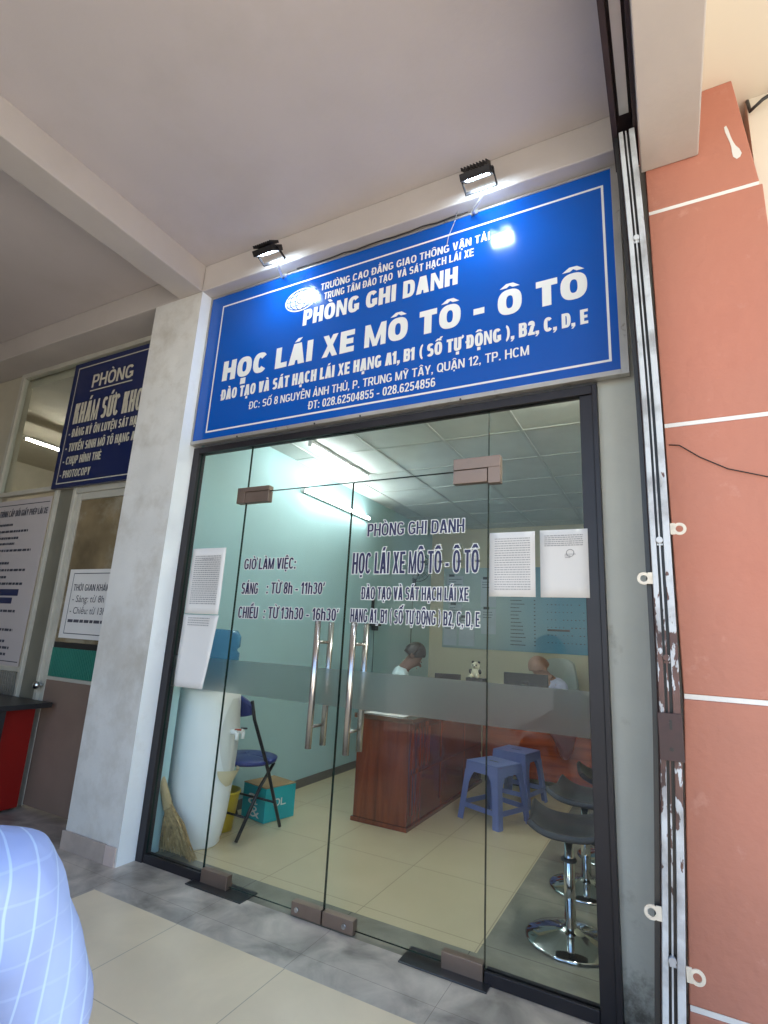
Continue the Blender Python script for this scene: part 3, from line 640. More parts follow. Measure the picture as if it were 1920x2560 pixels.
# white-edged navy lettering on the doors
def vinyl(s, x0, x1, z, cap, parent, bold=.16, out=.0040):
    mb = MB(); put_text(mb, s, x0, x1, z, cap, -.0066, bold, out, thin_glass=True); mb.build('lettering_outline', M['letter'], parent)
    mb = MB(); put_text(mb, s, x0, x1, z, cap, -.0074, bold, thin_glass=True); mb.build('lettering', M['glassnavy'], parent)
vinyl('GIỜ LÀM VIỆC:', .046, .430, 1.672, .064, doors[0])
vinyl('SÁNG', .046, .172, 1.526, .066, doors[0]); vinyl(': TỪ 8h - 11h30’', .236, .637, 1.530, .064, doors[0])
vinyl('CHIỀU', .042, .190, 1.386, .066, doors[0]); vinyl(': TỪ 13h30 - 16h30’', .232, .738, 1.390, .064, doors[0])
vinyl('PHÒNG GHI DANH', .887, 1.432, 1.840, .068, doors[1])
vinyl('HỌC LÁI XE MÔ TÔ - Ô TÔ', .806, 1.507, 1.640, .112, doors[1])
vinyl('ĐÀO TẠO VÀ SÁT HẠCH LÁI XE', .872, 1.458, 1.506, .064, doors[1])
vinyl('HẠNG A1, B1 ( SỐ TỰ ĐỘNG ) B2, C, D, E', .815, 1.514, 1.388, .068, doors[1])

# notices taped on the panes
def notice(name, fn, nu, nv, label, build_lines, group=None):
    o = MB().grid(fn, nu, nv).build(name, M['paper'], solid=.0006); tag(o, label, 'notice', group)
    return o
rnd = random.Random(3)
def curl(x0, x1, z0, z1, y, amp, sx=0, taper=0):
    def f(u, v):
        x = x0 + (x1 - x0) * u * (1 - taper * (1 - v)); z = z0 + (z1 - z0) * v
        return (x + sx * (1 - v), y - amp * (.5 + .5 * math.sin(3 * u + 4 * v)) * (1.2 - v) - amp * .4 * (1 - u) * v, z)
    return f
o = notice('paper_notice', curl(-.393, -.112, 1.40, 1.81, -.0095, .006), 8, 10, 'typed white notice taped highest on the left glass pane', None)
mb = MB(); fake_lines(mb, -.36, -.14, 1.755, 1.46, 24, -.0172, .006, rnd, ragged=False); put_text(mb, 'THÔNG BÁO', -.30, -.20, 1.735, .010, -.0174, .18); mb.build('print', M['ink'], o)
o = notice('paper_notice', curl(-.398, -.106, .965, 1.395, -.0095, .008, 0.0, .2), 8, 12, 'nearly blank paper hanging below the typed notice, lower corner bent in', None)
mb = MB(); fake_lines(mb, -.35, -.17, 1.372, 1.33, 4, -.0192, .005, rnd, ragged=False); mb.build('print', M['ink'], o)
o = notice('paper_notice', curl(1.560, 1.772, 1.528, 1.828, -.0095, .002), 4, 6, 'typed page taped on the glass beside the door edge', None)
mb = MB(); fake_lines(mb, 1.585, 1.75, 1.795, 1.56, 22, -.0132, .004, rnd, ragged=False); mb.build('print', M['ink'], o)
o = notice('paper_notice', curl(1.795, 2.0, 1.527, 1.829, -.0135, .002), 4, 6, 'mostly empty stamped page taped on the glass next to the dark frame', None)
mb = MB(); fake_lines(mb, 1.815, 1.98, 1.80, 1.755, 6, -.0172, .004, rnd, ragged=False); fake_lines(mb, 1.90, 1.95, 1.715, 1.70, 3, -.0172, .003, rnd)
cx, cz = 1.925, 1.722
mb.tube([(cx + .016 * math.cos(a), -.0172, cz + .016 * math.sin(a)) for a in [k * math.pi / 8 for k in range(17)]], .0012, 4); mb.build('print', M['ink'], o)

# ================================================================== BLUE SIGN
sg = empty('shop_sign', label='large bright blue sign with white lettering above the glass doors', cat='sign')
SX0, SX1, SZ0, SZ1, SY = -.500, 2.205, 2.513, 3.640, -.062
MB().box(SX0 + .012, SX1 - .035, SY, -.034, SZ0 + .024, SZ1 - .012).build('panel', M['blue'], sg)
fr = MB(); fr.box(SX0, SX0 + .0115, SY - .006, -.032, SZ0, SZ1).box(SX1 - .0345, SX1, SY - .006, -.032, SZ0, SZ1)
fr.box(SX0 + .0117, SX1 - .0347, SY - .006, -.032, SZ1 - .0115, SZ1).box(SX0 + .0117, SX1 - .0347, SY - .008, -.032, SZ0, SZ0 + .0235); fr.build('frame', M['signframe'], sg, .0015)
BX0, BX1, BZ0, BZ1, bw = -.376, 2.135, 2.585, 3.545, .011
Y1 = SY - .0015
bo = MB().sheet(BX0, BX1, BZ0, BZ0 + bw, Y1).sheet(BX0, BX1, BZ1 - bw, BZ1, Y1).sheet(BX0, BX0 + bw, BZ0 + bw, BZ1 - bw, Y1).sheet(BX1 - bw, BX1, BZ0 + bw, BZ1 - bw, Y1); bo.build('border_line', M['letter'], sg)
for s, x0, x1, z, cap, b in (('TRƯỜNG CAO ĐẲNG GIAO THÔNG VẬN TẢI', .468, 1.565, 3.428, .050, .19), ('TRUNG TÂM ĐÀO TẠO  VÀ SÁT HẠCH LÁI XE', .500, 1.475, 3.356, .049, .18),
        ('PHÒNG GHI DANH', .352, 1.386, 3.207, .112, .26), ('HỌC LÁI XE MÔ TÔ - Ô TÔ', -.290, 2.044, 2.945, .146, .30),
        ('ĐÀO TẠO VÀ SÁT HẠCH LÁI XE HẠNG A1, B1 ( SỐ TỰ ĐỘNG ), B2, C, D, E', -.280, 2.042, 2.802, .078, .235),
        ('ĐC: SỐ 8 NGUYỄN ẢNH THỦ, P. TRUNG MỸ TÂY, QUẬN 12, TP. HCM', -.018, 1.766, 2.698, .052, .16),
        ('ĐT: 028.62504855 - 028.6254856', .455, 1.275, 2.620, .052, .16)):
    mb = MB(); put_text(mb, s, x0, x1, z, cap, Y1, b); mb.build('lettering', M['letter'], sg)
# emblem: white globe in a ring with a dark crest
lg = MB(); cx, cz = .318, 3.405
def disc(mb, cx, cz, rx, rz, y, n=40): mb.add([(cx + rx * math.cos(2 * math.pi * k / n), y, cz + rz * math.sin(2 * math.pi * k / n)) for k in range(n)], [tuple(range(n))])
disc(lg, cx, cz, .125, .082, Y1); em = lg.build('emblem', M['letter'], sg)
lb = MB()
def arc(mb, cx, cz, rx, rz, a0, a1, wd, y, n=24):
    for k in range(n):
        t0 = a0 + (a1 - a0) * k / n; t1 = a0 + (a1 - a0) * (k + 1) / n
        P = lambda t, q: (cx + (rx + q) * math.cos(t), y, cz + (rz + q) * math.sin(t))
        mb.quad(P(t0, -wd), P(t0, wd), P(t1, wd), P(t1, -wd))
for rx in (.04, .085, .112): arc(lb, cx, cz, rx, .07, math.pi * .5, math.pi * 1.5, .003, Y1 - .001); arc(lb, cx, cz, rx, .07, -math.pi * .5, math.pi * .5, .003, Y1 - .001)
for dz in (-.035, 0, .035): lb.sheet(cx - .108, cx + .108, cz + dz - .0025, cz + dz + .0025, Y1 - .0013)
lb.build('globe_lines', M['blue'], em)
cr = MB(); disc(cr, cx, cz, .036, .036, Y1 - .0016); cr.build('crest', M['letter'], em)
cr = MB(); arc(cr, cx, cz, .028, .028, 0, 2 * math.pi, .003, Y1 - .002); put_text(cr, 'K', cx - .012, cx + .014, cz - .014, .028, Y1 - .002, .2); cr.build('crest_mark', M['inkdark'], em)
sc_ = MB()
for x in (-.08, .52, .83, 1.42): sc_.tube([(x, SY - .012, SZ0 + .004), (x, SY - .007, SZ0 + .004)], .006, 8)
sc_.build('screw', M['dark'], sg)

# floodlights over the sign
def floodlight(x, ax, label):
    e = empty('floodlight', (x, -.30, 3.625), label=label, cat='floodlight', group='floodlights above the blue sign')
    rx = Matrix.Rotation(R(38), 3, 'X')                      # face turned down and back at the sign
    hb = MB(); hb.obox((0, 0, .012), (.155, .115, .026), rx)
    for k in range(9): hb.obox(rx @ Vector((-.064 + k * .016, 0, .032)) + Vector((0, 0, .012)), (.005, .10, .018), rx)
    hb.build('housing', M['lampbody'], e, .003)
    MB().obox(rx @ Vector((0, 0, -.0155)) + Vector((0, 0, .012)), (.118, .080, .003), rx).build('lens', M['lampled'], e)
    rim = MB()
    for sx in (-.069, .069): rim.obox(rx @ Vector((sx, 0, -.017)) + Vector((0, 0, .012)), (.016, .112, .008), rx)
    for sy in (-.049, .049): rim.obox(rx @ Vector((0, sy, -.017)) + Vector((0, 0, .012)), (.122, .014, .008), rx)
    rim.build('rim', M['lampbody'], e)
    br = MB()
    for s in (-.083, .083): br.obox((s, .03, -.005), (.005, .09, .016), Matrix.Rotation(R(-20), 3, 'X'))
    br.obox((0, .073, -.02), (.172, .006, .018), Matrix.Rotation(0, 3, 'X')); br.build('bracket', M['lampbody'], e)
    MB().tube([(.03, .07, -.022), (.018 + ax * .4, .12, -.032), (ax, .205, -.01), (ax, .236, .0)], [.007, .008, .008, .008], 8).build('arm', M['white'], e)
    MB().obox((ax, .236, .008), (.04, .012, .03), Matrix.Identity(3)).build('arm_foot', M['alu'], e)
floodlight(.208, -.05, 'small lit black floodlight aimed at the emblem on the blue sign')
floodlight(1.566, -.09, 'small lit black floodlight on a bent white arm, shining on bare blue sign')
o = MB().tube([(1.39, -.10, 3.655), (1.37, -.085, 3.60), (1.33, -.075, 3.52), (1.32, -.07, 3.47)], .002, 6).build('thin_wire', M['alu']); tag(o, 'thin pale wire hanging over the top edge of the blue sign', 'wire')
mb = MB(); pts = [(1.44, -.07, 3.648)]
for k in range(1, 14): pts.append((1.44 - k * .09, -.075 - .003 * (k % 2), 3.644 - .004 * ((k * 7) % 3)))
o = mb.tube(pts, .004, 6).build('power_cable', M['dark']); tag(o, 'dark cable lying along the top edge of the blue sign between the floodlights', 'cable')

# ================================================================== FOLDING GATE
gt = empty('folding_gate', label='collapsed white steel folding gate with flaking paint beside the red pillar', cat='gate')
def bow(z):
    P = [(-.1, 2.178), (.15, 2.182), (.7, 2.214), (1.2, 2.236), (2.2, 2.240), (3.0, 2.228), (3.6, 2.212)]
    for (a, xa), (b, xb) in zip(P, P[1:]):
        if z <= b:
            t = (z - a) / (b - a); return xa + (xb - xa) * t
    return P[-1][1]
_b = [bow(z * .05) for z in range(0, 73)]
def bows(z):
    k = z / .05; s = 0; w_ = 0
    for j in range(-8, 9):
        i = min(max(int(round(k)) + j, 0), 72); g = math.exp(-((i - k) / 4) ** 2); s += _b[i] * g; w_ += g
    return s / w_ - 2.236
def bar(mb, x0, x1, y0, y1, z0, z1, n=28):
    n0 = len(mb.v)
    for i in range(n + 1):
        z = z0 + (z1 - z0) * i / n; d = bows(z)
        mb.v += [(x0 + d, y0, z), (x1 + d, y0, z), (x1 + d, y1, z), (x0 + d, y1, z)]
    for i in range(n):
        for k in range(4):
            a = n0 + i * 4 + k; b = n0 + i * 4 + (k + 1) % 4; mb.face((a, b, b + 4, a + 4))
    mb.face((n0, n0 + 3, n0 + 2, n0 + 1)); e = n0 + 4 * n; mb.face((e, e + 1, e + 2, e + 3))
    return mb
GZ = 3.50
for x0, x1, y0 in ((2.249, 2.266, -.372), (2.289, 2.311, -.372)):
    bar(MB(), x0, x1, y0, y0 + .022, .03, GZ).build('channel', M['peel'], gt, .002)
bar(MB(), 2.228, 2.243, -.352, -.335, .03, GZ).build('rear_channel', M['dark'], gt)
bar(MB(), 2.2665, 2.2885, -.352, -.340, .03, GZ).build('slot_web', M['dark'], gt)
bar(MB(), 2.2745, 2.2795, -.3675, -.3605, .03, 1.02).build('inner_rib', M['peel'], gt); bar(MB(), 2.2745, 2.2795, -.3675, -.3605, 1.12, GZ).build('inner_rib', M['peel'], gt)
for k in range(5):
    bar(MB(), 2.238, 2.246, -.31 + k * .05, -.285 + k * .05, .03, GZ, 16).build('folded_bar', M['peel'] if k % 2 else M['gatebrown'], gt)
    bar(MB(), 2.30, 2.312, -.31 + k * .05, -.285 + k * .05, .03, GZ, 16).build('folded_bar', M['gatebrown'], gt)
# lock plate with keyhole, pivots, hasp rings
lp = MB(); d = bows(1.06); lp.box(2.246 + d, 2.316 + d, -.3785, -.3725, .98, 1.125).build('lock_plate', M['gatebrown'], gt, .001)
kh = MB(); kh.box(2.279 + d, 2.286 + d, -.3797, -.3786, 1.075, 1.105).tube([(2.281 + d, -.380, 1.015), (2.281 + d, -.3786, 1.015)], .006, 12); kh.build('keyhole', M['black'], gt)
for z in (.42, 1.70, 1.30, 2.95):
    d = bows(z); MB().tube([(2.277 + d, -.377, z), (2.277 + d, -.355, z)], .011, 10).box(2.268 + d, 2.287 + d, -.3665, -.361, z - .018, z - .012).build('pivot', M['peel'], gt)
def ring(x, z, s):
    d = bows(z); mb = MB(); ro, ri = .0215, .0118; n = 20; cx = x + d + s * .024; y0, y1 = -.373, -.368; n0 = len(mb.v)
    for y in (y0, y1):
        for r_ in (ro, ri):
            for k in range(n): t = 2 * math.pi * k / n; mb.v.append((cx + r_ * math.cos(t), y, z + r_ * math.sin(t)))
    for k in range(n):
        j = (k + 1) % n
        mb.face((n0 + k, n0 + j, n0 + n + j, n0 + n + k)); mb.face((n0 + 2 * n + k, n0 + 3 * n + k, n0 + 3 * n + j, n0 + 2 * n + j))
        mb.face((n0 + k, n0 + 2 * n + k, n0 + 2 * n + j, n0 + j)); mb.face((n0 + n + k, n0 + n + j, n0 + 3 * n + j, n0 + 3 * n + k))
    a, b = sorted((x + d - s * .004, cx - s * .013)); mb.box(a, b, y0 + .0006, y1 - .0006, z - .019, z + .021)
    mb.build('hasp_ring', mat('yellowed_white_paint', (.66, .60, .50), .5, var=.15, scale=30), gt)
ring(2.317, 1.737, 1); ring(2.317, .396, 1); ring(2.245, 1.565, -1); ring(2.245, .536, -1)
tr = MB(); tr.box(2.200, 2.222, -3.7, -.16, 3.50, 3.60).box(2.285, 2.3015, -3.7, -.16, 3.50, 3.62).box(2.2225, 2.2845, -3.7, -.16, 3.575, 3.60)
tr.build('top_track', mat('dark_track_paint', (.022, .012, .014), .5, var=.2), gt)
MB().box(2.235, 2.272, -3.7, -.42, 3.535, 3.56).build('track_runner', M['alu'], gt)

# ================================================================== NEIGHBOUR SHOP FRONT (clinic)
cf = empty('clinic_shopfront', label='dim aluminium and glass shop front behind the white column', cat='shop front', kind='thing')
Yc = .12
fm = MB()
fm.box(-3.20, -3.15, Yc - .02, Yc + .03, .0, 3.645).box(-2.235, -2.20, Yc - .03, Yc + .03, .0, 2.39).box(-1.99, -1.955, Yc - .025, Yc + .03, 0, 2.39)
fm.box(-3.15, -.986, Yc - .02, Yc + .03, 2.39, 2.43).box(-3.15, -2.236, Yc - .02, Yc + .03, .905, .94).box(-1.9545, -.986, Yc - .015, Yc + .028, 2.34, 2.389).box(-3.15, -.986, Yc - .018, Yc + .03, 3.60, 3.645)
fm.build('frame', M['silverpaint'], cf, .003)
MB().box(-2.199, -1.991, Yc - .004, Yc + .012, 0, 2.389).build('side_panel', mat('greyed_aluminium_panel', (.20, .19, .15), .45, metal=.2, var=.1), cf)
MB().box(-3.149, -.99, Yc, Yc + .006, 2.431, 3.599).build('transom_pane', M['glass'], cf)
MB().box(-6, -3.201, Yc, Yc + .1, 0, 3.645).build('wall', M['roomgrey'], cf)
cm = MB()
for k in range(30): cm.box(-3.149 + k * .03, -3.149 + k * .03 + .018, Yc - .012, Yc, .02, .904)
cm.box(-3.149, -2.236, Yc + .0005, Yc + .01, .02, .904).build('corrugated_panel', M['alu'], cf)
dd = MB().box(-1.9, -1.0, Yc + .0, Yc + .02, .02, .88).build('door', M['browndoor'], cf)
MB().box(-1.953, -1.9005, Yc - .004, Yc + .024, .01, 2.338).box(-1.8995, -1.0, Yc - .003, Yc + .022, 2.28, 2.338).box(-1.8995, -1.0, Yc - .003, Yc + .022, .8805, .905).build('stile', M['silverpaint'], dd, .002)
MB().box(-1.8995, -1.0, Yc + .008, Yc + .014, 1.16, 2.279).build('glass', mat('dusty_brown_glass', (.20, .15, .085), .25, var=.35, scale=3.5, stain=(.33, .29, .21), sscale=2.2, samt=.8, slo=.5, shi=.62), dd)
gs = MB()
for k in range(44): gs.box(-1.8995 + k * .02, -1.8995 + k * .02 + .012, Yc + .002, Yc + .0068, .906, 1.115)
gs.box(-1.8995, -1.0, Yc + .007, Yc + .013, .906, 1.115).build('ribbed_sheet', M['green'], dd)
MB().box(-1.8995, -1.0, Yc + .006, Yc + .012, 1.1155, 1.159).build('lower_bar', M['dark'], dd)
kn = MB().lathe([(.0, 0), (.012, 0), (.012, .02), (.026, .035), (.03, .052), (.022, .066), (0, .07)], seg=16, cap=False)
kn.map(lambda p_: Vector((-1.925 + p_.x, Yc - .005 - p_.z, .838 + p_.y))); kn.build('knob', M['chrome'], dd)
o = MB().sheet(-1.845, -1.0, 1.19, 1.71, Yc - .006).build('opening_hours_notice', M['paper'], solid=.001); tag(o, 'white opening hours notice on the clinic door', 'notice')
mb = MB(); y = Yc - .008
for a in ((-1.79, -1.05, 1.675, 1.681), (-1.79, -1.05, 1.222, 1.228), (-1.79, -1.784, 1.228, 1.675)): mb.sheet(*a, y)
put_text(mb, 'THỜI GIAN KHÁM SỨC KHỎE', -1.765, -1.06, 1.545, .05, y, .16); put_print(mb, '- Sáng: từ 8h - 11h', -1.755, -1.20, 1.46, .05, y); put_print(mb, '- Chiều: từ 13h15 - 16h', -1.76, -1.12, 1.372, .05, y)
fake_lines(mb, -1.765, -1.1, 1.308, 1.30, 1, y, .022, rnd, ragged=False); mb.build('lettering', M['inkdark'], o)
# health check sign
s2 = empty('clinic_sign', label='dark navy sign with yellowed lettering, partly behind the white column', cat='sign')
MB().box(-2.25, -.99, .06, .09, 2.385, 3.535).build('panel', M['navy'], s2, .003)
mb = MB(); y = .0585
for a in ((-2.187, -1.0, 3.478, 3.487), (-2.187, -1.0, 2.42, 2.429), (-2.187, -2.178, 2.429, 3.478)): mb.sheet(*a, y)
mb.build('border_line', M['letterold'], s2)
for s, x0, x1, z, cap, b in (('PHÒNG', -1.955, -1.43, 3.262, .12, .2), ('KHÁM SỨC KHOẺ', -2.125, -1.19, 2.95, .19, .17), ('- ĐĂNG KÝ ÔN LUYỆN SÁT HẠCH', -2.145, -1.20, 2.83, .075, .2), ('- TUYỂN SINH MÔ TÔ HẠNG A1', -2.15, -1.25, 2.70, .075, .2), ('- CHỤP HÌNH THẺ', -2.15, -1.65, 2.585, .07, .2), ('- PHOTOCOPY', -2.155, -1.755, 2.468, .066, .19)):
    mb = MB(); put_text(mb, s, x0, x1, z, cap, y, b); mb.build('lettering', M['letterold'], s2)
MB().sheet(-1.965, -1.425, 3.228, 3.238, y).build('underline', M['letterold'], s2)
# procedure poster
po = MB().box(-3.14, -2.245, Yc - .034, Yc - .031, .945, 2.335).build('procedure_poster', M['board']); tag(po, 'tall pale poster of licence renewal steps beside the clinic door', 'poster')
mb = MB(); y = Yc - .0365
put_text(mb, 'QUY TRÌNH CẤP ĐỔI GIẤY PHÉP LÁI XE', -3.10, -2.27, 2.185, .055, y, .17)
for a in ((-3.1, -2.26, 2.285, 2.292), (-3.1, -2.26, .975, .982)): mb.sheet(*a, y)
for z, x1 in ((2.10, -2.75), (2.04, -2.5), (1.98, -2.62), (1.93, -2.66), (1.87, -2.40), (1.76, -2.68), (1.70, -2.42), (1.64, -2.68), (1.585, -2.42), (1.36, -2.44), (1.28, -2.70), (1.21, -2.42), (1.12, -2.50), (1.07, -2.42), (1.02, -2.45)): fake_lines(mb, -3.08, x1, z, z, 1, y, .020, rnd, ragged=False)
mb.build('lettering', M['inkdark'], po)
MB().sheet(-3.0, -2.45, 1.495, 1.55, y).sheet(-2.85, -2.52, 1.43, 1.48, y).build('blue_bar', M['navy'], po)
# clinic room behind
MB().box(-6, -.99, 4.0, 4.1, 0, 3.66).box(-6.1, -6.0, .2, 4.0, 0, 3.66).build('clinic_room_wall', M['roomgrey'])['kind'] = 'structure'
MB().box(-.90, -.803, .31, 4.6, 0, 3.66).build('party_wall', M['roomgrey'])['kind'] = 'structure'
MB().box(-6, -.99, .2, 4.0, 3.55, 3.64).build('clinic_ceiling', M['roomgrey'])['kind'] = 'structure'
tube_light('tube_light', (-4.03, .66, 3.30), (-4.03, 1.86, 3.30), .015, M['tubewarm'], 'warm tube lamp seen through the clinic transom', (0, 0, 1))
rc = empty('red_cabinet', label='red cabinet with a dark top at the clinic front', cat='cabinet')
MB().box(-2.9, -1.86, -.28, .06, .02, .70).build('body', M['redcab'], rc, .004)
MB().box(-2.92, -1.70, -.30, .075, .7005, .735).build('top', M['dark'], rc, .004)
MB().box(-1.845, -1.80, -.26, -.22, 0, .70).build('post', M['alu'], rc); MB().box(-1.75, -1.72, -.26, -.22, 0, .70).build('post', M['dark'], rc)

# ================================================================== OFFICE FURNITURE
# L-shaped desk
dk = empty('office_desk', label='red-brown varnished L-shaped office desk', cat='desk')
dm = MB().box(.13, .565, 1.345, 3.08, .03, .715); dm.build('return_unit', M['deskwood'], dk, .004)
MB().box(.117, .577, 1.333, 3.09, .0, .0295).build('plinth', M['deskwood'], dk, .003)
MB().box(.105, .60, 1.32, 3.75, .716, .752).build('desk_top', M['desktop'], dk, .006)
MB().box(.6015, 1.68, 3.05, 3.75, .716, .75).build('desk_top', M['desktop'], dk, .006)
MB().box(.566, 1.62, 3.10, 3.13, .10, .715).build('front_panel', M['deskwood2'], dk, .003)
MB().box(1.58, 1.619, 3.131, 3.70, .0, .715).build('end_panel', M['deskwood2'], dk, .003)
rp = MB()
for y0, y1 in ((1.40, 1.92), (1.97, 2.50), (2.55, 3.05)):
    for z0, z1 in ((.09, .36), (.40, .67)): rp.box(.5652, .574, y0, y1, z0, z1)
rp.build('drawer_front', M['deskwood'], dk, .0015)
rail = MB().box(.60, 1.62, 3.085, 3.0995, .02, .075).build('foot_rail', M['dark'], dk)
o = MB().box(.17, .50, 1.36, 1.58, .7535, .7555).build('paper_sheet', M['paper']); tag(o, 'white sheet of paper on the near end of the red-brown desk', 'paper')
o = MB().box(.24, .34, 1.44, 1.50, .7565, .785).build('stapler_box', M['whiteplastic'], bevel=.003); tag(o, 'small white box on the paper sheet on the desk', 'box')
def monitor(loc, rz, wd, ht, label):
    e = empty('computer_monitor', loc, rz, label, 'monitor')
    MB().box(-wd / 2, wd / 2, -.02, .02, .10, .10 + ht).build('casing', M['black'], e, .006)
    MB().box(-wd / 2 + .012, wd / 2 - .012, .0205, .0225, .115, .088 + ht).build('screen', mat('dark_screen', (.01, .012, .02), .15), e)
    MB().box(-.03, .03, -.045, -.0205, .012, .22).build('stand', M['black'], e, .003); MB().lathe([(0, 0), (.11, 0), (.11, .008), (.03, .012), (0, .012)], seg=24, cap=False).build('base', M['black'], e)
    return e
monitor((.98, 3.20, .751), 0, .44, .20, 'wide black computer monitor on the desk, seen from behind')
# notebook screen
nb = empty('laptop', (.23, 2.95, .753), R(205), 'small open dark laptop at the corner of the desk', 'laptop')
MB().box(-.13, .13, -.11, .10, 0, .018).build('keyboard_half', M['dark'], nb, .003)
lid = MB().box(-.13, .13, -.006, .006, 0, .24); lid.map(lambda p_: Matrix.Rotation(R(-12), 3, 'X') @ p_ + Vector((0, .105, .02))); lid.build('screen_half', M['dark'], nb, .003)
# computer tower and black and white toy
o = MB().box(.44, .62, 2.93, 3.05, .7535, .98).build('paper_tray_stack', M['dark'], bevel=.005); tag(o, 'dark document box on the desk under the toy bear', 'box')
ty = empty('toy_bear', (.53, 2.98, .981), 0, 'little black and white toy bear sitting on the desk box', 'toy')
cwh = mat('cream_plush', (.66, .60, .45), .9, var=.1)
def ball(c, r, m, name, parent, sz=1):
    pr = [(r * math.sin(math.pi * k / 10), -r * sz * math.cos(math.pi * k / 10)) for k in range(11)]
    pr[0] = (0.0005, pr[0][1]); pr[-1] = (.0005, pr[-1][1])
    return MB().lathe(pr, c, 16).build(name, m, parent)
ball((0, 0, .048), .052, cwh, 'body', ty, .95); ball((0, -.008, .118), .042, cwh, 'head', ty, .9)
for s in (-1, 1):
    ball((s * .032, 0, .152), .014, M['black'], 'ear', ty); ball((s * .016, -.044, .124), .008, M['black'], 'eye_patch', ty); ball((s * .048, -.02, .062), .018, M['black'], 'arm', ty, 1.4); ball((s * .03, -.045, .018), .02, cwh, 'foot', ty)
ball((0, -.052, .108), .007, M['black'], 'nose', ty)

# plastic stools
def plastic_stool(loc, rz, label):
    e = empty('plastic_stool', loc, rz, label, 'stool', 'slate blue plastic stools')
    T, B, H = .152, .195, .42
    s = MB()
    # seat slab with a hand slot and skirt
    s.box(-T, T, -T, T, H - .012, H)
    for sg_ in (-1, 1):
        s.quad((-T, sg_ * T, H - .012), (T, sg_ * T, H - .012), (T * 1.03, sg_ * T * 1.03, H - .075), (-T * 1.03, sg_ * T * 1.03, H - .075))
        s.quad((sg_ * T, -T, H - .012), (sg_ * T, T, H - .012), (sg_ * T * 1.03, T * 1.03, H - .075), (sg_ * T * 1.03, -T * 1.03, H - .075))
    s.build('seat', M['stoolblue'], e, .004)
    MB().box(-.045, .045, -.012, .012, H - .003, H + .0006).build('hand_slot', M['dark'], e)
    for sx in (-1, 1):
        for sy in (-1, 1):
            l = MB(); n = 8; wd = .052
            for axis in (0, 1):                               # an L section: two flanges
                def P(i, inner):
                    t = i / n; o_ = T * 1.03 + (B - T * 1.03) * t; z = (H - .07) * (1 - t)
                    wdt = wd + .035 * max(0, 1 - t * 5)
                    a = (sx * o_, sy * o_, z)
                    return (sx * (o_ - wdt), sy * o_, z) if axis == 0 and inner else (sx * o_, sy * (o_ - wdt), z) if inner else a
                for i in range(n): l.quad(P(i, 0), P(i, 1), P(i + 1, 1), P(i + 1, 0))
            l.build('leg', M['stoolblue'], e, solid=.006)
    o_ = T * 1.03 + (B - T * 1.03) * .70; z = (H - .07) * .30
    st_ = MB()
    for s_ in (-1, 1): st_.box(-o_ + .05, o_ - .05, s_ * o_ - .003, s_ * o_ + .003, z - .018, z + .018).box(s_ * o_ - .003, s_ * o_ + .003, -o_ + .05, o_ - .05, z - .018, z + .018)
    st_.build('stretcher', M['stoolblue'], e)
    return e
plastic_stool((1.0, 2.02, 0), R(-22), 'slate blue plastic stool standing nearer the glass door')
plastic_stool((1.02, 2.66, 0), R(-12), 'slate blue plastic stool tucked behind another stool, next to the desk panel')

# bar stools
def bar_stool():
    e = empty('bar_stool', (0, 0, 0))
    MB().lathe([(.0005, .0), (.2, 0), (.205, .006), (.195, .012), (.14, .026), (.07, .043), (.04, .052), (.034, .06), (.0005, .06)], seg=48, cap=False).build('base', M['chrome'], e)
    MB().lathe([(.026, .055), (.026, .33), (.021, .335), (.021, .47)], seg=20).build('post', M['chrome'], e)
    MB().lathe([(.024, .328), (.037, .332), (.037, .342), (.024, .347)], seg=24).build('collar', M['dark'], e)
    def f(u, v):
        x = -.175 + .35 * u; y_ = -.16 + .32 * v
        z = .455 + .085 * (abs(2 * u - 1) ** 3.0) * .62 + .015 * (2 * v - 1) ** 2 + .06 * max(0, v - .6) ** 1.4
        return (x, y_, z)
    MB().grid(f, 16, 10).build('seat', M['seatgrey'], e, .006, solid=.03)
    MB().box(-.07, .07, -.06, .06, .43, .448).build('swivel_plate', M['dark'], e)
    MB().tube([(.02, 0, .435), (.12, -.02, .425), (.15, -.02, .41)], .006, 8).build('lever', M['dark'], e)
    return e
b0 = bar_stool()
for i, (x, y, a, lb) in enumerate(((1.80, .52, R(8), 'chrome bar stool with grey bucket seat standing closest to the glass'), (1.79, 1.15, R(-6), 'chrome bar stool in the middle of the row by the fixed pane'), (1.86, 1.72, R(12), 'chrome bar stool farthest from the glass, near the office chair'))):
    o = b0 if i == 0 else copy_tree(b0)
    o.location = (x, y, 0); o.rotation_euler.z = a; tag(o, lb, 'bar stool', 'chrome bar stools in a row')

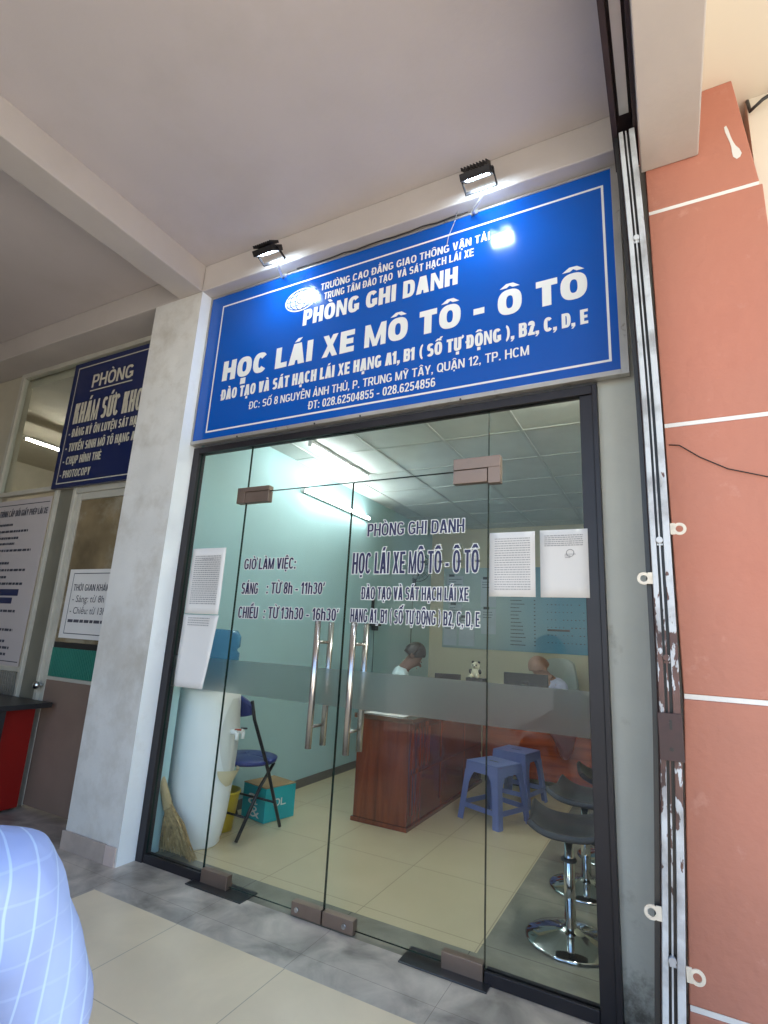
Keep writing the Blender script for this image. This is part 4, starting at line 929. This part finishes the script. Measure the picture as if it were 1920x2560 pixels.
# blue folding chair against the mint wall
def folding_chair(loc, rz, label):
    e = empty('folding_chair', loc, rz, label, 'chair')
    for s in (-1, 1):
        MB().tube([(s * .19, -.19, .86), (s * .20, -.16, .74), (s * .205, -.06, .55), (s * .205, .02, .40), (s * .205, .20, .01)], .0115, 10).build('front_leg', M['tubeblack'], e)
        MB().tube([(s * .185, .10, .43), (s * .185, -.02, .30), (s * .185, -.20, .01)], .0115, 10).build('rear_leg', M['tubeblack'], e)
    MB().tube([(-.205, .115, .18), (.205, .115, .18)], .008, 8).build('stretcher', M['tubeblack'], e)
    MB().tube([(-.185, -.12, .13), (.185, -.12, .13)], .008, 8).build('stretcher', M['tubeblack'], e)
    def seat(u, v):
        a = 2 * math.pi * u
        r = v ** .5 if v < 1 else 1
        sx = .212 * math.cos(a); sy = .212 * math.sin(a)
        return (sx * r, .02 + sy * r, .445 + .018 * (1 - r ** 4))
    MB().grid(seat, 40, 8).build('seat', M['seatblue'], e, solid=.025)
    def back(u, v):
        x = -.19 + .38 * u; wz = .15 * (1 - abs(2 * u - 1) ** 3.0 * .65)
        return (x, -.175 - .03 * (1 - (2 * u - 1) ** 2) - .05 * (v - .5), .80 + wz * (v - .35))
    MB().grid(back, 18, 8).build('backrest', M['seatblue'], e, solid=.024)
    return e
folding_chair((-.40, .70, 0), R(-2), 'folding chair with navy blue padded seat and back beside the water dispenser')
folding_chair((-.28, 2.75, 0), R(-88), 'folding chair with navy blue pad half hidden behind the desk')

# water dispenser
wd = empty('water_dispenser', (-.462, .37, 0), 0, 'tall rounded white water dispenser standing by the mint wall', 'water dispenser')
MB().lathe([(.0005, 0), (.155, 0), (.165, .012), (.165, .035), (.172, .045), (.192, .16), (.208, .34), (.215, .52), (.214, .70), (.207, .86), (.20, .915), (.19, .925), (.0005, .927)], seg=48, sx=1, sy=.92, cap=False).build('body', M['whiteplastic'], wd)
def on_body(az, z, out=0):
    P = [(0, .165), (.045, .172), (.16, .192), (.34, .208), (.52, .215), (.70, .214), (.86, .207), (.93, .2)]
    for (a, ra), (b, rb) in zip(P, P[1:]):
        if z <= b: r_ = ra + (rb - ra) * (z - a) / (b - a); break
    r_ += out; return Vector((r_ * math.cos(az), r_ * .92 * math.sin(az), z))
AZ = R(6)
def lens(u, v):
    z = .44 + .44 * v; hw = .52 * math.sin(math.pi * (.12 + .80 * v)) ** .8
    return on_body(AZ + (2 * u - 1) * hw, z, .004)
MB().grid(lens, 14, 18).build('front_panel', mat('ivory_panel', (.66, .68, .66), .3), wd)
def tray(u, v): return on_body(AZ + (2 * u - 1) * .50 * (1 - .75 * v ** 2), .455 - .10 * v, .012 + .05 * math.cos(math.pi * (u - .5)) * (1 - v))
MB().grid(tray, 12, 6).build('drip_tray', mat('ivory_tray', (.62, .54, .36), .4), wd)
for da, m_ in ((-.13, mat('red_tap', (.40, .06, .03), .3)), (.13, mat('dark_tap', (.02, .02, .03), .3))):
    p0 = on_body(AZ + da, .68, .0); p1 = on_body(AZ + da, .68, .055); tp = MB().tube([p0, p1], .015, 10).tube([p1, p1 - Vector((0, 0, .045))], .012, 10); t_ = tp.build('tap', M['whiteplastic'], wd)
    MB().tube([p1 + Vector((-.02, 0, .016)), p1 + Vector((.028, 0, .020))], .006, 8).build('lever', m_, t_)
bt = MB().lathe([(.0005, 0), (.03, 0), (.03, .035), (.10, .07), (.14, .09), (.146, .145), (.130, .16), (.146, .175), (.146, .235), (.130, .25), (.130, .262), (.146, .278), (.146, .345), (.12, .385), (.0005, .39)], (-.45, .37, .928), 32, cap=False)
o = bt.build('water_bottle', M['bottle']); tag(o, 'big blue water bottle upturned on the white dispenser', 'bottle')

# carton, bin, broom
cb = empty('drinks_carton', (-.42, 1.03, 0), R(-12), 'turquoise carton under the folding chair by the mint wall', 'carton')
MB().box(-.13, .13, -.13, .15, .002, .225).build('carton_sides', M['turq'], cb, .003)
MB().box(-.131, .131, -.131, .151, .2255, .232).build('carton_top', M['carton'], cb, .002)
mb = MB(); put_print(mb, 'a', -.06, .05, .105, .10, -.1335); put_print(mb, '&', -.03, .08, .025, .07, -.1335); mb.build('lettering', M['letter'], cb)
tm = MB(); put_text(tm, 'OL', -.06, .06, .10, .05, 0, .2); tm.map(lambda p_: Vector((.1335, p_.x, p_.z))); tm.build('lettering', M['letter'], cb)
bn = empty('waste_bin', (-.47, .80, 0), 0, 'small yellow plastic bin under the folding chair', 'bin')
bn.location = (-.49, .62, 0)
MB().lathe([(.0005, .004), (.085, .004), (.115, .235), (.122, .238), (.122, .25), (.108, .25), (.08, .012), (.0005, .012)], seg=28, cap=False).build('bucket', M['yellow'], bn)
bm = empty('straw_broom', (0, 0, 0), 0, 'straw broom leaning in the corner beside the dispenser', 'broom')
MB().tube([(-.635, .07, .76), (-.57, .09, .52), (-.45, .12, .25)], [.011, .014, .03], 10).build('handle', M['strawhandle'], bm)
sb = MB(); rb = random.Random(5)
for k in range(260):
    t = rb.random(); a = Vector((-.455 + rb.uniform(-.02, .02), .12 + rb.uniform(-.015, .015), .26 + rb.uniform(-.03, .03)))
    e_ = Vector((-.475 + .27 * t, .10 + .06 * rb.random() + .03 * math.sin(3 * t), .012 + .05 * (1 - t) * rb.random())); mid = (a + e_) / 2 + Vector((rb.uniform(-.012, .012) - .01 * (1 - t), rb.uniform(-.01, .01), .03 + rb.uniform(-.01, .01)))
    sb.tube([a, mid, e_], [.0035, .003, .0014], 4, False)
sb.build('bristles', M['straw'], bm)

# wall boards
wb = empty('notice_board', (0, 0, 0), 0, 'wide pale blue notice board with document sheets on the beige wall', 'notice board')
def board_mat():
    m, t, b = newmat('board_print')
    tc = N(t, 'ShaderNodeTexCoord'); sp = N(t, 'ShaderNodeSeparateXYZ'); t.links.new(tc.outputs['Object'], sp.inputs[0])
    cr = N(t, 'ShaderNodeValToRGB'); e = cr.color_ramp.elements; e[0].position = .35; e[0].color = (.33, .42, .44, 1); e[1].position = .75; e[1].color = (.08, .27, .42, 1)
    mr = N(t, 'ShaderNodeMapRange'); mr.inputs[1].default_value = -.48; mr.inputs[2].default_value = 1.6; t.links.new(sp.outputs[0], mr.inputs[0]); t.links.new(mr.outputs[0], cr.inputs[0])
    t.links.new(cr.outputs[0], b.inputs['Base Color']); b.inputs['Roughness'].default_value = .4
    return m
MB().box(-.48, 1.62, 4.60, 4.615, 1.25, 2.33).build('board', board_mat(), wb)
mb = MB(); ya = 4.597
for k in range(20):
    z = 2.22 - k * .047
    fake_lines(mb, .46, .66, z, z, 1, ya, .010, rnd); mb.sheet(.765, .785, z, z + .012, ya)
    if k % 2 == 0:
        for j in range(14):
            if rnd.random() < .85: mb.sheet(.93 + j * .048, .93 + j * .048 + rnd.uniform(.010, .022), z, z + .009, ya)
mb.sheet(.93, 1.20, 1.52, 1.545, ya); mb.build('print', M['inkdark'], wb)
for i, (x0, x1, z0, z1) in enumerate(((-.43, -.19, 1.85, 2.22), (.06, .27, 1.80, 2.18), (-.46, -.27, 1.28, 1.62), (-.24, -.02, 1.28, 1.66), (.07, .27, 1.45, 1.78), (-.40, -.21, 1.62, 1.83))):
    pg = MB().box(x0, x1, 4.594, 4.598, z0, z1).build('document_sheet', mat('bluish_paper', (.40, .46, .54), .6), wb)
    mb = MB(); fake_lines(mb, x0 + .02, x1 - .02, z1 - .05, z1 - .12, 3, 4.5925, .008, rnd); mb.sheet(x0 + .03, x0 + .11, z1 - .01, z1 + .025, 4.5932); mb.build('print', M['inkdark'], pg)
# wall fan and bracket
fn = empty('wall_fan', (-.60, 4.0, 2.25), 0, 'wall fan with wire cage at the back corner of the office', 'fan')
MB().lathe([(.03, -.04), (.05, -.02), (.05, .05), (.02, .08)], seg=16).map(lambda p_: Vector((p_.x, -p_.z, p_.y))).build('motor', M['dark'], fn)
cg = MB()
for r_ in (.06, .10, .14, .18): cg.tube([(r_ * math.cos(a), -.05 + .03 * (r_ / .18) ** 2, r_ * math.sin(a)) for a in [k * math.pi / 16 for k in range(33)]], .0022 if r_ < .17 else .005, 5)
for k in range(18): a = k * math.pi / 9; cg.tube([(.03 * math.cos(a), -.055, .03 * math.sin(a)), (.18 * math.cos(a), -.02, .18 * math.sin(a))], .0015, 4)
cg.build('cage', M['dark'], fn)
bl = MB()
for k in range(3):
    a = k * 2 * math.pi / 3
    bl.grid(lambda u, v: (math.cos(a + (u - .5) * .9) * (.04 + .11 * v), -.03 + .02 * (u - .5), math.sin(a + (u - .5) * .9) * (.04 + .11 * v)), 6, 3)
bl.build('blade', mat('fan_blade', (.25, .33, .36), .3), fn, solid=.002)
MB().box(-.08, -.06, -.02, .06, -.25, .05).tube([(-.07, .02, -.2), (0, .02, -.04)], .012, 8).build('bracket', M['dark'], fn)
MB().tube([(-.07, 0, -.25), (-.07, -.02, -.6), (-.074, -.01, -1.2)], .004, 6).build('cord', M['black'], fn)
cm_ = empty('wall_bracket', (-.66, 2.92, 1.48), 0, 'black bracket with dangling cable on the mint wall', 'bracket')
MB().box(-.02, .0, -.02, .02, -.02, .30).box(-.02, .08, -.06, .06, -.03, .0).build('arm', M['black'], cm_, .003)
MB().box(.0, .06, -.03, .03, -.08, -.0305).build('device', M['black'], cm_, .004)
MB().tube([(.01, .02, -.08), (.0, .05, -.35), (.01, .03, -.6)], .003, 6).build('cord', M['black'], cm_)
# plastic bag hanging on the desk panel
def bag(u, v):
    x = 1.20 + .22 * u + .08 * (1 - v) * (1 - u * .4); wz = .24 * (1 - abs(2 * u - 1) ** 2.4) * .9 + .02
    return (x - .02 * v, 3.06 - .035 * math.sin(math.pi * u) * (1 - v) - .012 * math.sin(9 * u + 6 * v), .56 - wz * (1 - v))
o = MB().grid(bag, 16, 12).build('plastic_bag', M['bag']); tag(o, 'crumpled pinkish plastic bag hanging on the desk panel behind the stools', 'bag')

# office chairs behind the desk
def office_chair(loc, rz, m_, label, high=1.15):
    e = empty('office_chair', loc, rz, label, 'office chair')
    MB().box(-.23, .23, -.22, .22, .42, .49).build('seat', m_, e, .02)
    def bk(u, v): return (-.22 * (1 - .25 * v ** 3) + .44 * (1 - .25 * v ** 3) * u, -.24 - .05 * v + .04 * (2 * u - 1) ** 2, .52 + (high - .52) * v - .05 * abs(2 * u - 1) ** 4 * v)
    MB().grid(bk, 10, 12).build('backrest', m_, e, .01, solid=.05)
    MB().tube([(0, 0, .08), (0, 0, .42)], .03, 12).build('column', M['chrome'], e)
    for k in range(5): a = k * 2 * math.pi / 5 + .3; MB().tube([(0, 0, .10), (.27 * math.cos(a), .27 * math.sin(a), .06)], [.03, .018], 8).build('star_leg', M['dark'], e); ball((.27 * math.cos(a), .27 * math.sin(a), .03), .028, M['black'], 'caster', e)
    for s in (-1, 1): MB().tube([(s * .25, -.12, .47), (s * .27, -.12, .66), (s * .27, .12, .66)], .014, 8).build('armrest', M['dark'], e)
    return e
office_chair((1.12, 4.02, 0), R(180), mat('pale_grey_mesh', (.42, .44, .40), .7), 'pale grey high-backed office chair behind the desk', 1.20)
office_chair((2.02, 2.55, 0), R(150), M['seatgrey'], 'dark office chair at the end of the desk by the bar stools', .95)

# ================================================================== PEOPLE
def skin(name, J, E, m_, parent, root, sub=2, extra=None):
    """J: name -> (pos, rx[, ry]); E: list of joint pairs"""
    keys = list(J); ix = {k: i for i, k in enumerate(keys)}
    me = bpy.data.meshes.new(name); me.from_pydata([J[k][0] for k in keys], [(ix[a], ix[b]) for a, b in E], []); me.update()
    o = bpy.data.objects.new(name, me); col.objects.link(o)
    md = o.modifiers.new('skin', 'SKIN'); md.use_smooth_shade = True; md.branch_smoothing = .6
    lay = me.skin_vertices[0].data
    for k in keys:
        r_ = J[k][1:]; lay[ix[k]].radius = (r_[0], r_[1] if len(r_) > 1 else r_[0]); lay[ix[k]].use_root = (k == root)
    s_ = o.modifiers.new('sub', 'SUBSURF'); s_.levels = sub; s_.render_levels = sub
    bpy.context.view_layer.update()
    m2 = bpy.data.meshes.new_from_object(o.evaluated_get(bpy.context.evaluated_depsgraph_get()))
    o.modifiers.clear(); o.data = m2; m2.materials.clear(); m2.materials.append(m_)
    if extra:
        for v in m2.vertices:
            c_ = v.co; q = Vector((c_.x * 9, c_.y * 9, c_.z * 5))
            v.co = c_ + v.normal * (extra * (noise.noise(q) + .7 * abs(noise.noise(q * 2.3 + Vector((3, 1, 7)))) - .2))
    for p_ in m2.polygons: p_.use_smooth = True
    o.parent = parent
    return o
def seated_person(loc, rz, label, skin_m, shirt_m, hair_m, lean=0., head_down=.3, arms=None, short=True, seat=.45, sw=.165, drop=0., sleeve=.066):
    e = empty('person', loc, rz, label, 'person')
    V = Vector
    hip = V((0, 0, seat + .09))
    rl = Matrix.Rotation(-lean, 3, 'X')
    def T(p): return tuple(hip + rl @ (V(p) - V((0, 0, .54))) + V((0, 0, 0)))
    J = {'pelvis': (tuple(hip), .15, .115), 'belly': (T((0, 0, .70)), .148, .115), 'chest': (T((0, -.01, .90)), .155, .11), 'collar': (T((0, 0, 1.02)), .10, .07), 'neck': (T((0, .016, 1.075)), .060)}
    nk = V(T((0, .018, 1.07))); rh = Matrix.Rotation(-(lean * .4 + head_down), 3, 'X')
    def Hd(p): return tuple(nk + rh @ V(p))
    J['jaw'] = (Hd((0, .035, .085)), .060, .066); J['skull'] = (Hd((0, .022, .165)), .078, .090); J['crown'] = (Hd((0, .005, .225)), .060, .072)
    J['nose'] = (Hd((0, .108, .115)), .014); J['nosetip'] = (Hd((0, .128, .098)), .011)
    E = [('pelvis', 'belly'), ('belly', 'chest'), ('chest', 'collar'), ('collar', 'neck'), ('neck', 'jaw'), ('jaw', 'skull'), ('skull', 'crown'), ('jaw', 'nose'), ('nose', 'nosetip')]
    A = arms or {}
    for s, n_ in ((-1, 'l'), (1, 'r')):
        sh = V(T((s * sw, -.01, .985 - drop)))
        el = V(A.get(n_ + 'e', T((s * .245, .04, .74)))); wr = V(A.get(n_ + 'w', (s * .13, .30, seat + .21)))
        J[n_ + 'sh'] = (tuple(sh), .068); J[n_ + 'up'] = (tuple((sh * .55 + el * .45)), .052); J[n_ + 'el'] = (tuple(el), .042); J[n_ + 'fo'] = (tuple(el * .6 + wr * .4), .040); J[n_ + 'wr'] = (tuple(wr), .026, .03)
        d = (wr - el).normalized(); pm_ = wr + d * .055; side = V((s, 0, 0)); side = (side - d * side.dot(d)).normalized(); J[n_ + 'pa'] = (tuple(pm_), .018, .036)
        E += [('collar', n_ + 'sh'), (n_ + 'sh', n_ + 'up'), (n_ + 'up', n_ + 'el'), (n_ + 'el', n_ + 'fo'), (n_ + 'fo', n_ + 'wr'), (n_ + 'wr', n_ + 'pa')]
        dn = V((0, 0, -1)); dn = (dn - d * dn.dot(d) - side * dn.dot(side))
        dn = dn.normalized() if dn.length > .01 else V((0, 1, 0))
        for q, ln in enumerate((.062, .078, .085, .076)):
            b0_ = pm_ + d * .02 + side * ((q - 1.5) * -.018)
            J[f'{n_}f{q}a'] = (tuple(b0_ + d * .03), .0085); J[f'{n_}f{q}b'] = (tuple(b0_ + d * (.03 + ln * .5) + dn * .012), .008); J[f'{n_}f{q}c'] = (tuple(b0_ + d * (.03 + ln * .85) + dn * .034), .007)
            E += [(n_ + 'pa', f'{n_}f{q}a'), (f'{n_}f{q}a', f'{n_}f{q}b'), (f'{n_}f{q}b', f'{n_}f{q}c')]
        J[n_ + 'ta'] = (tuple(wr + d * .03 - side * .035), .011); J[n_ + 'tb'] = (tuple(wr + d * .07 - side * .055 + dn * .012), .009)
        E += [(n_ + 'wr', n_ + 'ta'), (n_ + 'ta', n_ + 'tb')]
        J[n_ + 'hp'] = ((s * .095, .03, seat + .085), .09); J[n_ + 'th'] = ((s * .115, .22, seat + .075), .076); J[n_ + 'kn'] = ((s * .13, .42, seat + .05), .058); J[n_ + 'ca'] = ((s * .13, .43, seat * .62), .053); J[n_ + 'an'] = ((s * .13, .43, .085), .036); J[n_ + 'ft'] = ((s * .135, .53, .045), .038, .026); J[n_ + 'to'] = ((s * .14, .62, .03), .034, .018)
        E += [('pelvis', n_ + 'hp'), (n_ + 'hp', n_ + 'th'), (n_ + 'th', n_ + 'kn'), (n_ + 'kn', n_ + 'ca'), (n_ + 'ca', n_ + 'an'), (n_ + 'an', n_ + 'ft'), (n_ + 'ft', n_ + 'to')]
    B_ = {k: ((v[0], *[r_ * .84 for r_ in v[1:]]) if k in ('pelvis', 'belly', 'chest', 'lsh', 'rsh', 'lup', 'rup', 'collar') or k[1:] in ('hp', 'th') else v) for k, v in J.items()}
    skin('body', B_, E, skin_m, e, 'pelvis')
    g = lambda k, d_: (J[k][0], *[r_ + d_ for r_ in J[k][1:]])
    S = {k: g(k, .016) for k in ('pelvis', 'belly', 'chest')}; S['collar'] = g('collar', .016); S['neckline'] = (T((0, .004, 1.062)), .072)
    SE = [('pelvis', 'belly'), ('belly', 'chest'), ('chest', 'collar'), ('collar', 'neckline')]
    for n_ in 'lr':
        S[n_ + 'sh'] = g(n_ + 'sh', .016); S[n_ + 'up'] = g(n_ + 'up', .026); S[n_ + 'el'] = (J[n_ + 'el'][0], sleeve) if short else g(n_ + 'el', .014)
        SE += [('collar', n_ + 'sh'), (n_ + 'sh', n_ + 'up'), (n_ + 'up', n_ + 'el')]
        if not short: S[n_ + 'fo'] = g(n_ + 'fo', .013); S[n_ + 'wr'] = (J[n_ + 'wr'][0], .038); SE += [(n_ + 'el', n_ + 'fo'), (n_ + 'fo', n_ + 'wr')]
    skin('shirt', S, SE, shirt_m, e, 'pelvis', 3, .007)
    P_ = {'pelvis': g('pelvis', .010)}; PE = []
    for n_ in 'lr':
        for k in ('hp', 'th', 'kn', 'ca'): P_[n_ + k] = g(n_ + k, .012)
        P_[n_ + 'an'] = (tuple(V(J[n_ + 'an'][0]) + V((0, 0, .03))), .058)
        PE += [('pelvis', n_ + 'hp'), (n_ + 'hp', n_ + 'th'), (n_ + 'th', n_ + 'kn'), (n_ + 'kn', n_ + 'ca'), (n_ + 'ca', n_ + 'an')]
    skin('trousers', P_, PE, M['trousers'], e, 'pelvis')
    # hair cap, ears, eyes, mouth
    hm = MB()
    def cap(u, v):
        a = 2 * math.pi * u; ph = v * math.pi * .62
        front = max(0, math.sin(a)); ph = ph * (1 - .36 * front)
        x = .092 * math.sin(ph) * math.cos(a); y_ = .108 * math.sin(ph) * math.sin(a) - .004; z = .168 + .122 * math.cos(ph)
        k = 1 + .03 * math.sin(23 * a + 5 * v) * v
        return Hd((x * k, y_ * k, z))
    hm.grid(cap, 40, 14).build('hair', hair_m, e, solid=.008)
    for s in (-1, 1):
        q = Hd((s * .030, .091, .142)); ball(q, .0095, mat('eye_white', (.35, .31, .28), .5), 'eye', e); ball(Hd((s * .030, .101, .142)), .0052, M['black'], 'pupil', e)
        er = MB().grid(lambda u, v: Hd((s * (.080 + .012 * math.sin(math.pi * v)), .0 - .02 + .045 * (u - .5) * math.sin(math.pi * (.1 + .8 * v)), .105 + .06 * v)), 5, 6); er.build('ear', skin_m, e, solid=.008)
    MB().tube([Hd((-.022, .096, .068)), Hd((0, .102, .066)), Hd((.022, .096, .068))], [.003, .005, .003], 8).build('mouth', mat('lips', (.28, .10, .08), .5), e)
    return e
seated_person((-.27, 2.68, 0), R(-62), 'dark haired clerk bent over the desk, head above the frosted band', M['skindark'], M['whitecloth'], M['hair'], lean=.22, head_down=.55, arms=None, seat=.44)
seated_person((1.36, 3.86, 0), R(118), 'clerk in a pale lavender shirt leaning forward behind the black monitor', M['skin'], M['lavender'], mat('shaved_scalp', (.36, .20, .14), .5, var=.08, scale=20), lean=.52, head_down=.55, short=False, seat=.44, arms={'le': (-.27, .24, .78), 'lw': (-.16, .44, .80), 're': (.27, .24, .78), 'rw': (.16, .44, .80)})
sp_ = plastic_stool((1.66, -2.23, 0), R(72), 'stool under the man in the plaid shirt')
man = seated_person((1.663, -2.231, -.03), R(72), 'man in a light blue plaid shirt, only his shoulder and upper arm in view', M['skin'], M['plaid'], M['hair'], lean=.30, head_down=.3, seat=.50, sw=.155, drop=.03, sleeve=.078, arms={'re': (.245, .16, .76), 'rw': (.06, .40, .70), 'le': (-.22, .14, .78), 'lw': (-.08, .36, .70)}); man.scale = (1.06, 1.06, 1.06)
